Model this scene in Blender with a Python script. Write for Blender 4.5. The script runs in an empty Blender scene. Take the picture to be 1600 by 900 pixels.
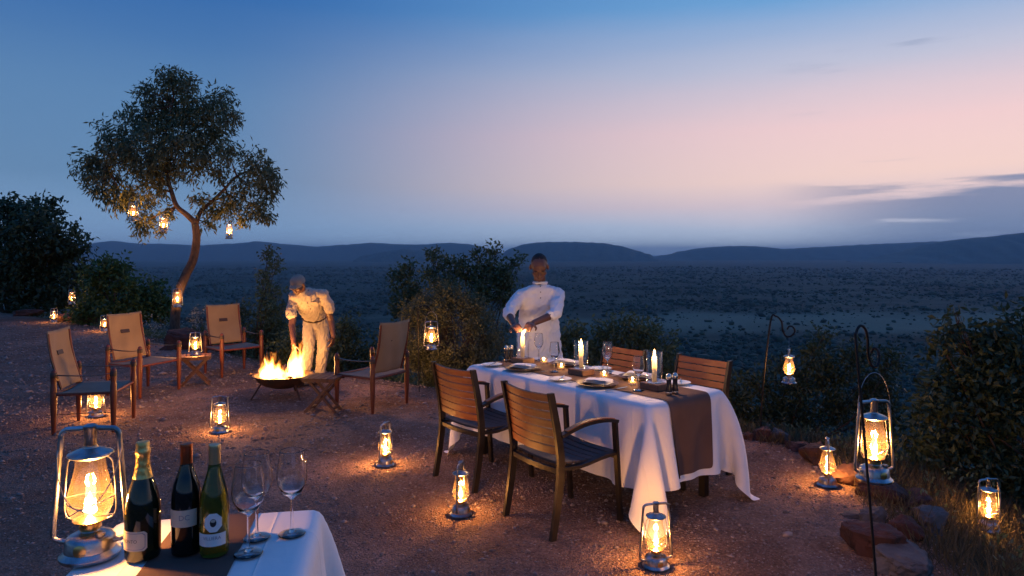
import bpy, bmesh, math, random
import numpy as np
from mathutils import Vector, Matrix, Euler
random.seed(7); R = np.random.default_rng(7)
rad = math.radians
S = bpy.context.scene
C = S.collection

def srgb(r, g, b):
    f = lambda c: (c/255/12.92) if c/255 <= .04045 else ((c/255+.055)/1.055)**2.4
    return (f(r), f(g), f(b), 1)

# ------------------------------------------------------------------ camera
F, H, HZ = 1067.0, 1.7, 396.0            # focal length in photo pixels, eye height, horizon row
cam = bpy.data.cameras.new('camera'); cam.lens = 24; cam.sensor_width = 36
cam.shift_y = (HZ-450)/1600; cam.clip_start = .05; cam.clip_end = 200000
co = bpy.data.objects.new('camera', cam); co.location = (0, 0, H); co.rotation_euler = (rad(90), 0, 0)
C.objects.link(co); S.camera = co

# ------------------------------------------------------------------ sky
W = bpy.data.worlds.new('World'); S.world = W; W.use_nodes = True
nt = W.node_tree; nt.nodes.clear()
def N(tree, typ, **kw):
    n = tree.nodes.new(typ)
    for k, v in kw.items(): setattr(n, k, v)
    return n
def ramp(tree, stops, interp='LINEAR'):
    n = tree.nodes.new('ShaderNodeValToRGB'); cr = n.color_ramp; cr.interpolation = interp
    while len(cr.elements) < len(stops): cr.elements.new(.5)
    for e, (p, c) in zip(cr.elements, stops): e.position = p; e.color = c
    return n
def mathn(tree, op, a, b=None, c=None, clamp=False):
    n = tree.nodes.new('ShaderNodeMath'); n.operation = op; n.use_clamp = clamp
    for i, v in enumerate((a, b, c)):
        if v is None: continue
        if hasattr(v, 'is_output'): tree.links.new(v, n.inputs[i])
        else: n.inputs[i].default_value = v
    return n.outputs[0]
def mixc(tree, fac, a, b, blend='MIX'):
    n = tree.nodes.new('ShaderNodeMix'); n.data_type = 'RGBA'; n.blend_type = blend
    for s, v in ((n.inputs[0], fac), (n.inputs[6], a), (n.inputs[7], b)):
        if hasattr(v, 'is_output'): tree.links.new(v, s)
        else: s.default_value = v
    return n.outputs[2]
tc = N(nt, 'ShaderNodeTexCoord'); sep = N(nt, 'ShaderNodeSeparateXYZ')
nt.links.new(tc.outputs['Generated'], sep.inputs[0])
X, Y, Z = sep.outputs
hl = mathn(nt, 'SQRT', mathn(nt, 'ADD', mathn(nt, 'MULTIPLY', X, X), mathn(nt, 'MULTIPLY', Y, Y)))
SA = rad(52)                                                   # the afterglow lies right of the view
dotp = mathn(nt, 'DIVIDE', mathn(nt, 'ADD', mathn(nt, 'MULTIPLY', X, math.sin(SA)), mathn(nt, 'MULTIPLY', Y, math.cos(SA))), mathn(nt, 'MAXIMUM', hl, .02))
mr = N(nt, 'ShaderNodeMapRange', interpolation_type='SMOOTHSTEP'); nt.links.new(dotp, mr.inputs[0])
mr.inputs[1].default_value = .22; mr.inputs[2].default_value = .99
warp = N(nt, 'ShaderNodeTexNoise'); warp.inputs['Scale'].default_value = 2.2; warp.inputs['Detail'].default_value = 4
mapw = N(nt, 'ShaderNodeMapping'); mapw.inputs['Scale'].default_value = (1, 1, 7); nt.links.new(tc.outputs['Generated'], mapw.inputs[0]); nt.links.new(mapw.outputs[0], warp.inputs[0])
zz = mathn(nt, 'ADD', Z, mathn(nt, 'MULTIPLY', mathn(nt, 'SUBTRACT', warp.outputs[0], .5), .030))
cool = ramp(nt, [(0, srgb(146, 178, 212)), (.03, srgb(130, 164, 202)), (.10, srgb(103, 139, 177)), (.20, srgb(92, 132, 176)), (.34, srgb(50, 103, 168)), (.6, srgb(46, 102, 182)), (1, srgb(46, 102, 186))])
warm = ramp(nt, [(0, srgb(200, 218, 238)), (.035, srgb(200, 210, 230)), (.066, srgb(230, 208, 212)), (.10, srgb(254, 219, 208)), (.17, srgb(246, 210, 210)), (.25, srgb(194, 196, 216)), (.33, srgb(112, 164, 214)), (.5, srgb(60, 126, 202)), (1, srgb(46, 102, 186))])
nt.links.new(zz, cool.inputs[0]); nt.links.new(zz, warm.inputs[0])
skyc = mixc(nt, mr.outputs[0], cool.outputs[0], warm.outputs[0])
# low cloud bank in the afterglow
cn = N(nt, 'ShaderNodeTexNoise'); cn.inputs['Scale'].default_value = 3.2; cn.inputs['Detail'].default_value = 7; cn.inputs['Roughness'].default_value = .55
mapc = N(nt, 'ShaderNodeMapping'); mapc.inputs['Scale'].default_value = (1, 1, 11); mapc.inputs['Location'].default_value = (.35, .1, .2)
nt.links.new(tc.outputs['Generated'], mapc.inputs[0]); nt.links.new(mapc.outputs[0], cn.inputs[0])
band = ramp(nt, [(0, (.75, .75, .75, 1)), (.06, (.8, .8, .8, 1)), (.085, (.6, .6, .6, 1)), (.108, (.12, .12, .12, 1)), (.13, (0, 0, 0, 1))])
nt.links.new(Z, band.inputs[0])
az = N(nt, 'ShaderNodeMapRange', interpolation_type='SMOOTHSTEP'); nt.links.new(dotp, az.inputs[0]); az.inputs[1].default_value = .84; az.inputs[2].default_value = .955
cl = N(nt, 'ShaderNodeMapRange', interpolation_type='SMOOTHSTEP'); nt.links.new(mathn(nt, 'ADD', cn.outputs[0], mathn(nt, 'MULTIPLY', band.outputs[0], .42)), cl.inputs[0])
cl.inputs[1].default_value = .62; cl.inputs[2].default_value = .76
clf = mathn(nt, 'MULTIPLY', mathn(nt, 'MULTIPLY', cl.outputs[0], az.outputs[0]), .85)
skyc = mixc(nt, clf, skyc, srgb(112, 132, 168))
bg = N(nt, 'ShaderNodeBackground'); nt.links.new(skyc, bg.inputs[0]); bg.inputs[1].default_value = .92
wo = N(nt, 'ShaderNodeOutputWorld'); nt.links.new(bg.outputs[0], wo.inputs[0])

sl = bpy.data.lights.new('sun', 'SUN'); sl.energy = .08; sl.angle = rad(25); sl.color = (1, .72, .68)
so = bpy.data.objects.new('sun', sl); so.rotation_euler = (rad(80), 0, math.pi-SA); C.objects.link(so)

S.view_settings.view_transform = 'Standard'; S.view_settings.look = 'None'
S.view_settings.exposure = .2; S.view_settings.gamma = 1; S.view_settings.use_curve_mapping = False
cy = S.cycles
S.render.engine = 'CYCLES'; cy.use_denoising = True; cy.caustics_reflective = False; cy.caustics_refractive = False
cy.max_bounces = 10; cy.diffuse_bounces = 3; cy.glossy_bounces = 4; cy.transmission_bounces = 8; cy.transparent_max_bounces = 40
cy.sample_clamp_indirect = 3; cy.volume_bounces = 0

# ------------------------------------------------------------------ geometry helpers
def pt(px, py, Yd):                       # photo pixel at a given distance
    return Vector(((px-800)/F*Yd, Yd, H-(py-HZ)/F*Yd))
def G(px, py, z=0.0):                     # photo pixel on a horizontal plane
    return pt(px, py, F*(H-z)/(py-HZ))

def mkobj(name, verts, faces, m=None, parent=None, smooth=False, loc=None):
    me = bpy.data.meshes.new(name); me.from_pydata([tuple(v) for v in verts], [], faces)
    return link(name, me, m, parent, smooth, loc)
def link(name, me, m=None, parent=None, smooth=False, loc=None):
    if smooth and len(me.polygons): me.polygons.foreach_set('use_smooth', [True]*len(me.polygons))
    if m: me.materials.append(m)
    o = bpy.data.objects.new(name, me); C.objects.link(o)
    if parent: o.parent = parent
    if loc is not None: o.location = loc
    return o
def fastmesh(name, V, T, m=None, parent=None, smooth=False, loc=None):   # numpy arrays of triangles / quads
    me = bpy.data.meshes.new(name); k = T.shape[1]
    me.vertices.add(len(V)); me.vertices.foreach_set('co', V.astype(np.float32).ravel())
    me.loops.add(T.size); me.loops.foreach_set('vertex_index', T.astype(np.int32).ravel())
    me.polygons.add(len(T)); me.polygons.foreach_set('loop_start', np.arange(0, T.size, k, dtype=np.int32))
    me.update(calc_edges=True)
    return link(name, me, m, parent, smooth, loc)
def tag(o, label, cat, group=None):
    o['label'] = label; o['category'] = cat
    if group: o['group'] = group
    return o
def thing(name, label, cat, loc=(0, 0, 0), rz=0, group=None):
    o = bpy.data.objects.new(name, None); o.empty_display_size = .1; C.objects.link(o)
    o.location = loc; o.rotation_euler = (0, 0, rz)
    return tag(o, label, cat, group)
def structure(o): o['kind'] = 'structure'; return o
def stuff(o): o['kind'] = 'stuff'; return o
def dup(root, loc, rz=None, label=None, group=None):
    r = root.copy(); C.objects.link(r); r.location = loc
    if rz is not None: r.rotation_euler = (0, 0, rz)
    if label: r['label'] = label
    if group: r['group'] = group
    for ch in list(root.children):
        c = ch.copy(); C.objects.link(c); c.parent = r
        for g in ch.children:
            d = g.copy(); C.objects.link(d); d.parent = c
    return r

class MB:
    def __init__(s): s.v = []; s.f = []
    def add(s, V, Fc):
        n = len(s.v); s.v += [Vector(v) for v in V]; s.f += [tuple(i+n for i in f) for f in Fc]; return s
    def box(s, c, size, rot=None, bev=0):
        bm = bmesh.new(); bmesh.ops.create_cube(bm, size=1)
        for v in bm.verts: v.co = Vector((v.co.x*size[0], v.co.y*size[1], v.co.z*size[2]))
        if bev: bmesh.ops.bevel(bm, geom=bm.edges[:], offset=bev, segments=2, affect='EDGES')
        M = (Euler(rot).to_matrix() if rot is not None and not isinstance(rot, Matrix) else rot) or Matrix.Identity(3)
        bm.verts.index_update()
        s.add([M @ v.co + Vector(c) for v in bm.verts], [[v.index for v in f.verts] for f in bm.faces]); bm.free(); return s
    def bar(s, a, b, w, t, up=(0, 0, 1), bev=0):           # rectangular bar from a to b
        a, b = Vector(a), Vector(b); z = (b-a).normalized(); u = Vector(up)
        x = u.cross(z)
        if x.length < 1e-4: x = Vector((1, 0, 0)).cross(z)
        x.normalize(); y = z.cross(x)
        M = Matrix((x, y, z)).transposed()
        return s.box((a+b)/2, (w, t, (b-a).length), M, bev)
    def tube(s, path, r, seg=10, cap=True, closed=False):
        P = [Vector(p) for p in path]; n = len(P)
        rs = r if isinstance(r, (list, tuple)) else [r]*n
        t0 = (P[1]-P[0]).normalized(); nrm = t0.orthogonal().normalized(); V = []; Fc = []
        for i in range(n):
            if closed: t = (P[(i+1) % n]-P[i-1]).normalized()
            else: t = (P[min(i+1, n-1)]-P[max(i-1, 0)]).normalized()
            nrm = (nrm - t*nrm.dot(t)); nrm = nrm.normalized() if nrm.length > 1e-6 else t.orthogonal().normalized()
            b = t.cross(nrm)
            for k in range(seg):
                a = 2*math.pi*k/seg; V.append(P[i] + (nrm*math.cos(a)+b*math.sin(a))*rs[i])
        m = n if closed else n-1
        for i in range(m):
            j = (i+1) % n
            for k in range(seg):
                k2 = (k+1) % seg; Fc.append((i*seg+k, i*seg+k2, j*seg+k2, j*seg+k))
        if cap and not closed: Fc.append(tuple(range(seg))[::-1]); Fc.append(tuple((n-1)*seg+k for k in range(seg)))
        return s.add(V, Fc)
    def lathe(s, prof, seg=24, c=(0, 0, 0), cap=(True, True), M=None):
        V = []; Fc = []; n = len(prof); c = Vector(c)
        for (r, z) in prof:
            for k in range(seg):
                a = 2*math.pi*k/seg; p = Vector((r*math.cos(a), r*math.sin(a), z)); V.append((M @ p if M else p)+c)
        for i in range(n-1):
            for k in range(seg):
                k2 = (k+1) % seg; Fc.append((i*seg+k, i*seg+k2, (i+1)*seg+k2, (i+1)*seg+k))
        if cap[0] and prof[0][0] > 1e-5: Fc.append(tuple(range(seg))[::-1])
        if cap[1] and prof[-1][0] > 1e-5: Fc.append(tuple((n-1)*seg+k for k in range(seg)))
        return s.add(V, Fc)
    def capsule(s, a, b, r0, r1, seg=14, flat=None, k=1.0):    # closed tapered capsule; flat: axis squashed by k
        a, b = Vector(a), Vector(b); d = b-a; L = d.length; z = d.normalized() if L > 1e-6 else Vector((0, 0, 1))
        if flat is not None:
            x = Vector(flat); x = (x - z*x.dot(z))
            x = x.normalized() if x.length > 1e-4 else z.orthogonal().normalized()
        else: x = z.orthogonal().normalized()
        y = z.cross(x); prof = []
        for i in range(6):
            t = math.pi/2*i/5; prof.append((r0*math.sin(t), -r0*math.cos(t)))
        for i in range(6):
            t = math.pi/2*i/5; prof.append((r1*math.cos(t), L+r1*math.sin(t)))
        prof[0] = (1e-4, -r0); prof[-1] = (1e-4, L+r1)
        M = Matrix((x*k, y, z)).transposed()
        return s.lathe(prof, seg, a, (True, True), M)
    def ball(s, c, r, M=None, seg=14):
        rx, ry, rz = (r, r, r) if not isinstance(r, (tuple, list)) else r
        prof = [(max(math.sin(math.pi*i/10), 1e-4), -math.cos(math.pi*i/10)) for i in range(11)]
        D = Matrix.Diagonal((rx, ry, rz)); 
        return s.lathe(prof, seg, c, (True, True), (M @ D) if M else D)
    def build(s, name, m, parent=None, smooth=True, loc=None, sharp=True):
        me = bpy.data.meshes.new(name); me.from_pydata([tuple(v) for v in s.v], [], s.f)
        o = link(name, me, m, parent, smooth, loc)
        if smooth and sharp: me.set_sharp_from_angle(angle=rad(40))
        return o

def remeshed(name, mb, voxel, m, parent, smooth=6, loc=None, noise=0):
    me = bpy.data.meshes.new('tmp'); me.from_pydata([tuple(v) for v in mb.v], [], mb.f)
    o = bpy.data.objects.new('tmp', me); C.objects.link(o)
    r = o.modifiers.new('r', 'REMESH'); r.mode = 'VOXEL'; r.voxel_size = voxel
    k = o.modifiers.new('s', 'SMOOTH'); k.factor = .5; k.iterations = smooth
    dg = bpy.context.evaluated_depsgraph_get(); dg.update()
    nm = bpy.data.meshes.new_from_object(o.evaluated_get(dg)); bpy.data.objects.remove(o)
    nm.name = name
    return link(name, nm, m, parent, True, loc)

# ------------------------------------------------------------------ materials
MATS = {}
def pmat(name, c1, c2=None, scale=8, rough=.6, metal=0, bump=0, bscale=None, detail=5, spec=.5, stretch=None, sheen=0, c3=None, trans=0):
    m = bpy.data.materials.new(name); m.use_nodes = True; t = m.node_tree; b = t.nodes['Principled BSDF']
    b.inputs['Roughness'].default_value = rough; b.inputs['Metallic'].default_value = metal
    b.inputs['Specular IOR Level'].default_value = spec
    if sheen: b.inputs['Sheen Weight'].default_value = sheen
    tcn = N(t, 'ShaderNodeTexCoord'); mp = N(t, 'ShaderNodeMapping'); t.links.new(tcn.outputs['Object'], mp.inputs[0])
    if stretch: mp.inputs['Scale'].default_value = stretch
    if c2:
        n = N(t, 'ShaderNodeTexNoise'); n.inputs['Scale'].default_value = scale; n.inputs['Detail'].default_value = detail
        t.links.new(mp.outputs[0], n.inputs[0])
        stops = [(.3, (*c1[:3], 1)), (.7, (*c2[:3], 1))]
        if c3: stops.append((.82, (*c3[:3], 1)))
        rp = ramp(t, stops); t.links.new(n.outputs[0], rp.inputs[0]); t.links.new(rp.outputs[0], b.inputs['Base Color'])
        rr = N(t, 'ShaderNodeMapRange'); t.links.new(n.outputs[0], rr.inputs[0]); rr.inputs[3].default_value = max(rough-.1, .02); rr.inputs[4].default_value = min(rough+.12, 1)
        t.links.new(rr.outputs[0], b.inputs['Roughness'])
    else: b.inputs['Base Color'].default_value = (*c1[:3], 1)
    if bump:
        n2 = N(t, 'ShaderNodeTexNoise'); n2.inputs['Scale'].default_value = bscale or scale*3; n2.inputs['Detail'].default_value = 6
        t.links.new(mp.outputs[0], n2.inputs[0]); bp = N(t, 'ShaderNodeBump'); bp.inputs['Strength'].default_value = bump; bp.inputs['Distance'].default_value = .01
        t.links.new(n2.outputs[0], bp.inputs['Height']); t.links.new(bp.outputs[0], b.inputs['Normal'])
    if trans:
        tr = N(t, 'ShaderNodeBsdfTranslucent'); mx = N(t, 'ShaderNodeMixShader'); mx.inputs[0].default_value = trans
        if c2: t.links.new(rp.outputs[0], tr.inputs[0])
        else: tr.inputs[0].default_value = (*c1[:3], 1)
        t.links.new(b.outputs[0], mx.inputs[1]); t.links.new(tr.outputs[0], mx.inputs[2])
        t.links.new(mx.outputs[0], t.nodes['Material Output'].inputs[0])
    MATS[name] = m; return m
def leafmat(name, a, b, rough=.5, trans=.3):
    m = bpy.data.materials.new(name); m.use_nodes = True; t = m.node_tree; p = t.nodes['Principled BSDF']
    g = N(t, 'ShaderNodeNewGeometry'); rp = ramp(t, [(0, (*a, 1)), (1, (*b, 1))]); t.links.new(g.outputs['Random Per Island'], rp.inputs[0])
    t.links.new(rp.outputs[0], p.inputs['Base Color']); p.inputs['Roughness'].default_value = rough
    tr = N(t, 'ShaderNodeBsdfTranslucent'); t.links.new(rp.outputs[0], tr.inputs[0])
    mx = N(t, 'ShaderNodeMixShader'); mx.inputs[0].default_value = trans
    t.links.new(p.outputs[0], mx.inputs[1]); t.links.new(tr.outputs[0], mx.inputs[2]); t.links.new(mx.outputs[0], t.nodes['Material Output'].inputs[0])
    return m
def thinglass(name, tint=(1, 1, 1), haze=0.0, hcol=(1, .9, .75), rough=.02, gl=1.0):
    m = bpy.data.materials.new(name); m.use_nodes = True; t = m.node_tree; t.nodes.remove(t.nodes['Principled BSDF'])
    tr = N(t, 'ShaderNodeBsdfTransparent'); tr.inputs[0].default_value = (*tint, 1)
    gs = N(t, 'ShaderNodeBsdfGlossy'); gs.inputs['Roughness'].default_value = rough; gs.inputs[0].default_value = (gl, gl, gl, 1)
    ge = N(t, 'ShaderNodeNewGeometry'); dp = N(t, 'ShaderNodeVectorMath', operation='DOT_PRODUCT'); t.links.new(ge.outputs['Normal'], dp.inputs[0]); t.links.new(ge.outputs['Incoming'], dp.inputs[1])
    c5 = mathn(t, 'POWER', mathn(t, 'SUBTRACT', 1.0, mathn(t, 'ABSOLUTE', dp.outputs['Value'])), 3.2)
    fr = mathn(t, 'ADD', mathn(t, 'MULTIPLY', c5, .85), .11)
    mx = N(t, 'ShaderNodeMixShader'); t.links.new(fr, mx.inputs[0]); t.links.new(tr.outputs[0], mx.inputs[1]); t.links.new(gs.outputs[0], mx.inputs[2])
    out = mx
    if haze:
        tl = N(t, 'ShaderNodeBsdfTranslucent'); tl.inputs[0].default_value = (*hcol, 1)
        m2 = N(t, 'ShaderNodeMixShader'); m2.inputs[0].default_value = haze
        t.links.new(mx.outputs[0], m2.inputs[1]); t.links.new(tl.outputs[0], m2.inputs[2]); out = m2
    t.links.new(out.outputs[0], t.nodes['Material Output'].inputs[0]); return m
def emis(name, stops, strength, axis_len=1.0):        # flame: colour by height along the wick
    m = bpy.data.materials.new(name); m.use_nodes = True; t = m.node_tree; t.nodes.remove(t.nodes['Principled BSDF'])
    tcn = N(t, 'ShaderNodeTexCoord'); sp = N(t, 'ShaderNodeSeparateXYZ'); t.links.new(tcn.outputs['Object'], sp.inputs[0])
    rp = ramp(t, stops); t.links.new(mathn(t, 'DIVIDE', sp.outputs[2], axis_len), rp.inputs[0])
    e = N(t, 'ShaderNodeEmission'); t.links.new(rp.outputs[0], e.inputs[0]); e.inputs[1].default_value = strength
    t.links.new(e.outputs[0], t.nodes['Material Output'].inputs[0]); return m

M_cloth = pmat('white linen', (.78, .78, .77), (.83, .83, .82), 3, .85, bump=.12, bscale=900, sheen=.1)
_t = M_cloth.node_tree; _bp = [n for n in _t.nodes if n.type == 'BUMP'][0]; _tc = [n for n in _t.nodes if n.type == 'TEX_COORD'][0]
_sx = N(_t, 'ShaderNodeSeparateXYZ'); _t.links.new(_tc.outputs['Object'], _sx.inputs[0]); _h = None
for _o in (_sx.outputs[0], _sx.outputs[1]):
    _f = mathn(_t, 'ABSOLUTE', mathn(_t, 'SUBTRACT', mathn(_t, 'FRACT', mathn(_t, 'DIVIDE', mathn(_t, 'ADD', _o, 5.17), .345)), .5))
    _r = mathn(_t, 'POWER', mathn(_t, 'SUBTRACT', 1.0, mathn(_t, 'MULTIPLY', _f, 2.0)), 40.0)
    _h = _r if _h is None else mathn(_t, 'ADD', _h, _r)
_n = N(_t, 'ShaderNodeTexNoise'); _n.inputs['Scale'].default_value = 7; _n.inputs['Detail'].default_value = 3; _n.inputs['Distortion'].default_value = .8; _t.links.new(_tc.outputs['Object'], _n.inputs[0])
_b2 = N(_t, 'ShaderNodeBump'); _b2.inputs['Strength'].default_value = .55; _b2.inputs['Distance'].default_value = .008
_t.links.new(mathn(_t, 'ADD', mathn(_t, 'MULTIPLY', _h, .45), _n.outputs[0]), _b2.inputs['Height']); _t.links.new(_bp.outputs[0], _b2.inputs['Normal']); _t.links.new(_b2.outputs[0], _t.nodes['Principled BSDF'].inputs['Normal'])
M_runner = pmat('brown runner cloth', (.105, .068, .056), (.135, .088, .072), 5, .88, bump=.25, bscale=700, spec=.15)
M_teak = pmat('oiled teak', (.25, .075, .018), (.37, .125, .034), 6, .45, bump=.15, bscale=30, stretch=(1.2, 9, 9))
M_teakd = pmat('weathered dark seat teak', (.045, .032, .028), (.085, .06, .05), 6, .6, bump=.2, bscale=30, stretch=(1.2, 9, 9))
M_bronze = pmat('dark bronze metal', (.030, .026, .024), (.045, .038, .034), 12, .38, metal=.7)
M_canvas = pmat('khaki canvas', (.30, .20, .105), (.38, .26, .14), 4, .9, bump=.35, bscale=600, sheen=.15, trans=.12)
M_canvs = pmat('grey green canvas seat', (.20, .17, .12), (.27, .23, .17), 4, .9, bump=.3, bscale=600)
M_maho = pmat('reddish polished wood', (.11, .024, .010), (.20, .044, .018), 7, .38, bump=.1, bscale=25, stretch=(6, 6, 1))
M_leather = pmat('dark leather', (.035, .016, .010), (.06, .028, .016), 20, .5, bump=.2)
M_stool = pmat('dark stained wood', (.06, .024, .016), (.11, .045, .03), 8, .5, bump=.2, bscale=30, stretch=(2, 8, 8))
M_galv = pmat('galvanised tin', (.20, .19, .18), (.58, .58, .60), 22, .33, metal=1, bump=.12, bscale=60, detail=8)
M_brass = pmat('brass burner', (.60, .40, .15), (.75, .52, .22), 14, .3, metal=1)
M_glassl = thinglass('lantern glass', (1, .97, .90), .018, (1, .72, .35))
M_glass = thinglass('clear glass', (.97, .98, .99), 0, (.9, .95, 1), .01)
M_wax = pmat('ivory wax', (.90, .78, .52), rough=.5, trans=.65)
M_crystal = bpy.data.materials.new('crystal glass'); M_crystal.use_nodes = True; _b = M_crystal.node_tree.nodes['Principled BSDF']
_b.inputs['Base Color'].default_value = (.97, .985, 1, 1); _b.inputs['Roughness'].default_value = .0; _b.inputs['Transmission Weight'].default_value = 1; _b.inputs['IOR'].default_value = 1.47
M_wick = pmat('charred wick', (.02, .015, .01), rough=.9)
M_iron = pmat('black iron', (.012, .012, .013), (.03, .026, .024), 30, .55, metal=.6, bump=.2)
M_rust = pmat('sooty steel', (.03, .022, .018), (.10, .045, .025), 9, .7, metal=.4, bump=.4)
M_bark = pmat('rough bark', (.055, .036, .026), (.15, .095, .065), 9, .95, bump=.9, bscale=22, stretch=(3, 3, 1))
M_twig = pmat('twig bark', (.05, .035, .024), (.10, .07, .045), 20, .95)
M_rock = pmat('red brown rock', (.030, .015, .012), (.11, .045, .033), 6, .9, bump=1, bscale=30, c3=(.17, .13, .115))
M_rockg = pmat('grey rock', (.04, .036, .036), (.13, .118, .11), 5, .9, bump=1, bscale=22)
M_skin = pmat('dark brown skin', (.105, .047, .029), (.145, .066, .041), 14, .42, bump=.05, bscale=200)
M_hair = pmat('cropped black hair', (.010, .008, .008), (.02, .017, .016), 200, .8, bump=.5, bscale=400)
M_tunic = pmat('white cotton tunic', (.74, .74, .75), (.80, .80, .80), 5, .85, bump=.5, bscale=12, sheen=.1)
M_khaki = pmat('stone cotton shirt', (.40, .33, .25), (.47, .39, .30), 6, .9, bump=.5, bscale=16, sheen=.1)
M_chino = pmat('stone cotton trousers', (.37, .31, .24), (.44, .37, .29), 6, .9, bump=.6, bscale=14, sheen=.1)
M_cap = pmat('faded beige cap', (.24, .21, .17), (.31, .27, .22), 9, .9, bump=.2, bscale=300)
M_shoe = pmat('brown shoe leather', (.05, .03, .02), rough=.5)
M_dark = pmat('dark trousers', (.12, .13, .09), rough=.9)
M_plate = pmat('white porcelain', (.80, .80, .79), rough=.12)
M_charger = pmat('brown charger plate', (.060, .026, .018), (.085, .038, .026), 12, .5)
M_steel = pmat('polished cutlery steel', (.62, .61, .60), rough=.16, metal=1)
M_mill = pmat('smoked mill body', (.03, .026, .026), rough=.12)
M_milltop = pmat('brushed steel cap', (.55, .53, .50), rough=.25, metal=1)
M_block = pmat('brown wooden block', (.14, .066, .036), (.23, .115, .065), 9, .5, bump=.2, bscale=40, stretch=(1, 7, 7))
M_log = pmat('charred firewood', (.015, .011, .009), (.10, .055, .03), 9, .95, bump=.8, bscale=25)
M_black = pmat('black ink', (.012, .012, .016), rough=.6)
M_ltxt = pmat('grey blue ink', (.16, .17, .22), rough=.6)
M_cream = pmat('cream label paper', (.52, .45, .34), (.58, .50, .39), 20, .7)
M_white = pmat('white label paper', (.74, .73, .72), rough=.6)
M_gold = pmat('gold foil', (.62, .42, .13), (.78, .56, .22), 30, .3, metal=1, bump=.6, bscale=60)
M_copper = pmat('copper red capsule', (.33, .085, .035), rough=.3, metal=.85)
M_screw = pmat('pale gold screw cap', (.58, .50, .30), rough=.3, metal=.9)
M_champ = pmat('very dark green bottle glass', (.006, .009, .003), rough=.04, spec=.7)
M_redb = pmat('near black wine bottle glass', (.004, .004, .004), rough=.04, spec=.7)
M_whiteb = bpy.data.materials.new('olive green bottle glass'); M_whiteb.use_nodes = True
_b = M_whiteb.node_tree.nodes['Principled BSDF']; _b.inputs['Base Color'].default_value = (.09, .115, .012, 1); _b.inputs['Roughness'].default_value = .04; _b.inputs['Transmission Weight'].default_value = .55

M_flame = emis('oil flame', [(0, (1, .42, .08, 1)), (.25, (1, .62, .22, 1)), (.6, (1, .55, .16, 1)), (1, (1, .30, .04, 1))], 26, .075)
M_cflame = emis('candle flame', [(0, (1, .42, .1, 1)), (.3, (1, .72, .35, 1)), (.7, (1, .62, .22, 1)), (1, (1, .35, .06, 1))], 30, .045)

M_lflame = emis('long candle flame', [(0, (1, .45, .12, 1)), (.7, (1, .70, .33, 1)), (.88, (1, .62, .22, 1)), (1, (1, .35, .06, 1))], 30, .13)

# ------------------------------------------------------------------ terrain
EDGE = [(-40, 24), (-22, 21.5), (-14.6, 19.5), (-11.3, 16.95), (-8.86, 15), (-6.7, 13.0), (-5.0, 11.5), (-3.9, 10.4), (-2.4, 9.5), (-1.44, 8.75), (0, 7.9), (1.29, 6.95),
        (2.07, 6.35), (2.53, 5.87), (2.56, 5.05), (2.38, 4.38), (2.26, 3.6), (2.3, 2.4), (2.6, 0), (4, -6), (8, -40), (-60, -40), (-70, 10)]
E = np.array(EDGE); E2 = np.roll(E, -1, 0)
def edge_dist(P):                        # >0 outside the terrace
    P = np.asarray(P, float); d = np.full(len(P), 1e9); ins = np.zeros(len(P), bool)
    for a, b in zip(E, E2):
        ab = b-a; t = np.clip(((P-a)@ab)/(ab@ab), 0, 1); q = a+t[:, None]*ab
        d = np.minimum(d, np.hypot(*(P-q).T))
        c = (a[1] > P[:, 1]) != (b[1] > P[:, 1])
        with np.errstate(divide='ignore', invalid='ignore'):
            xi = (b[0]-a[0])*(P[:, 1]-a[1])/(b[1]-a[1])+a[0]
        ins ^= c & (P[:, 0] < xi)
    return np.where(ins, -d, d)
PLAIN = -115.0
def sn(x, y, k): return np.sin(x*k*1.3+y*k*.7+1.1)*np.sin(y*k*1.1-x*k*.5+2.3)+.5*np.sin(x*k*2.9-y*k*1.7)*np.sin(y*k*2.3+x*k*1.9+.4)
def ground(P):
    P = np.asarray(P, float); s = edge_dist(P); r = np.hypot(P[:, 0], P[:, 1]); o = np.maximum(s, 0)
    z = -.36*(o-.35*(1-np.exp(-o/.35)))
    z = np.where(o > 3, z+.25*sn(P[:, 0], P[:, 1], .5)*np.clip((o-3)/6, 0, 1), z)
    z = PLAIN+np.where(z-PLAIN > 25, z-PLAIN, 25*np.exp(((z-PLAIN)-25)/25))
    far = np.clip((r-450)/400, 0, 1); z = z+far*(2.2*sn(P[:, 0], P[:, 1], .006)+1.0*sn(P[:, 0], P[:, 1], .021))
    z = np.where(s < 0, .012*sn(P[:, 0], P[:, 1], .9)*np.clip(-s/.8, 0, 1)*np.clip((r-2)/2, 0, 1), z)
    return z
def gz(x, y): return float(ground([[x, y]])[0])
def GT(px, py):                          # photo pixel on the terrain (marching along the sight line)
    ys = np.arange(2, 60, .01); x = (px-800)/F*ys; z = H-(py-HZ)/F*ys
    k = int(np.argmax(z <= ground(np.column_stack([x, ys])))); return Vector((x[k], ys[k], z[k]))
rr = np.concatenate([[.02], .3*1.045**np.arange(0, 270)]); NA = 420
ang = np.linspace(0, 2*math.pi, NA, endpoint=False)
RR, AA = np.meshgrid(rr, ang, indexing='ij'); P2 = np.stack([RR.ravel()*np.sin(AA.ravel()), RR.ravel()*np.cos(AA.ravel())], 1)
V = np.column_stack([P2, ground(P2)])
i, j = np.meshgrid(np.arange(len(rr)-1), np.arange(NA), indexing='ij'); i = i.ravel(); j = j.ravel(); j2 = (j+1) % NA
T = np.stack([i*NA+j, i*NA+j2, (i+1)*NA+j2, (i+1)*NA+j], 1)[:, ::-1]
mg = bpy.data.materials.new('terrace gravel and bush veld'); mg.use_nodes = True; t = mg.node_tree; b = t.nodes['Principled BSDF']; b.inputs['Roughness'].default_value = .95; b.inputs['Specular IOR Level'].default_value = .15
tcn = N(t, 'ShaderNodeTexCoord'); oc = tcn.outputs['Object']
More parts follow.
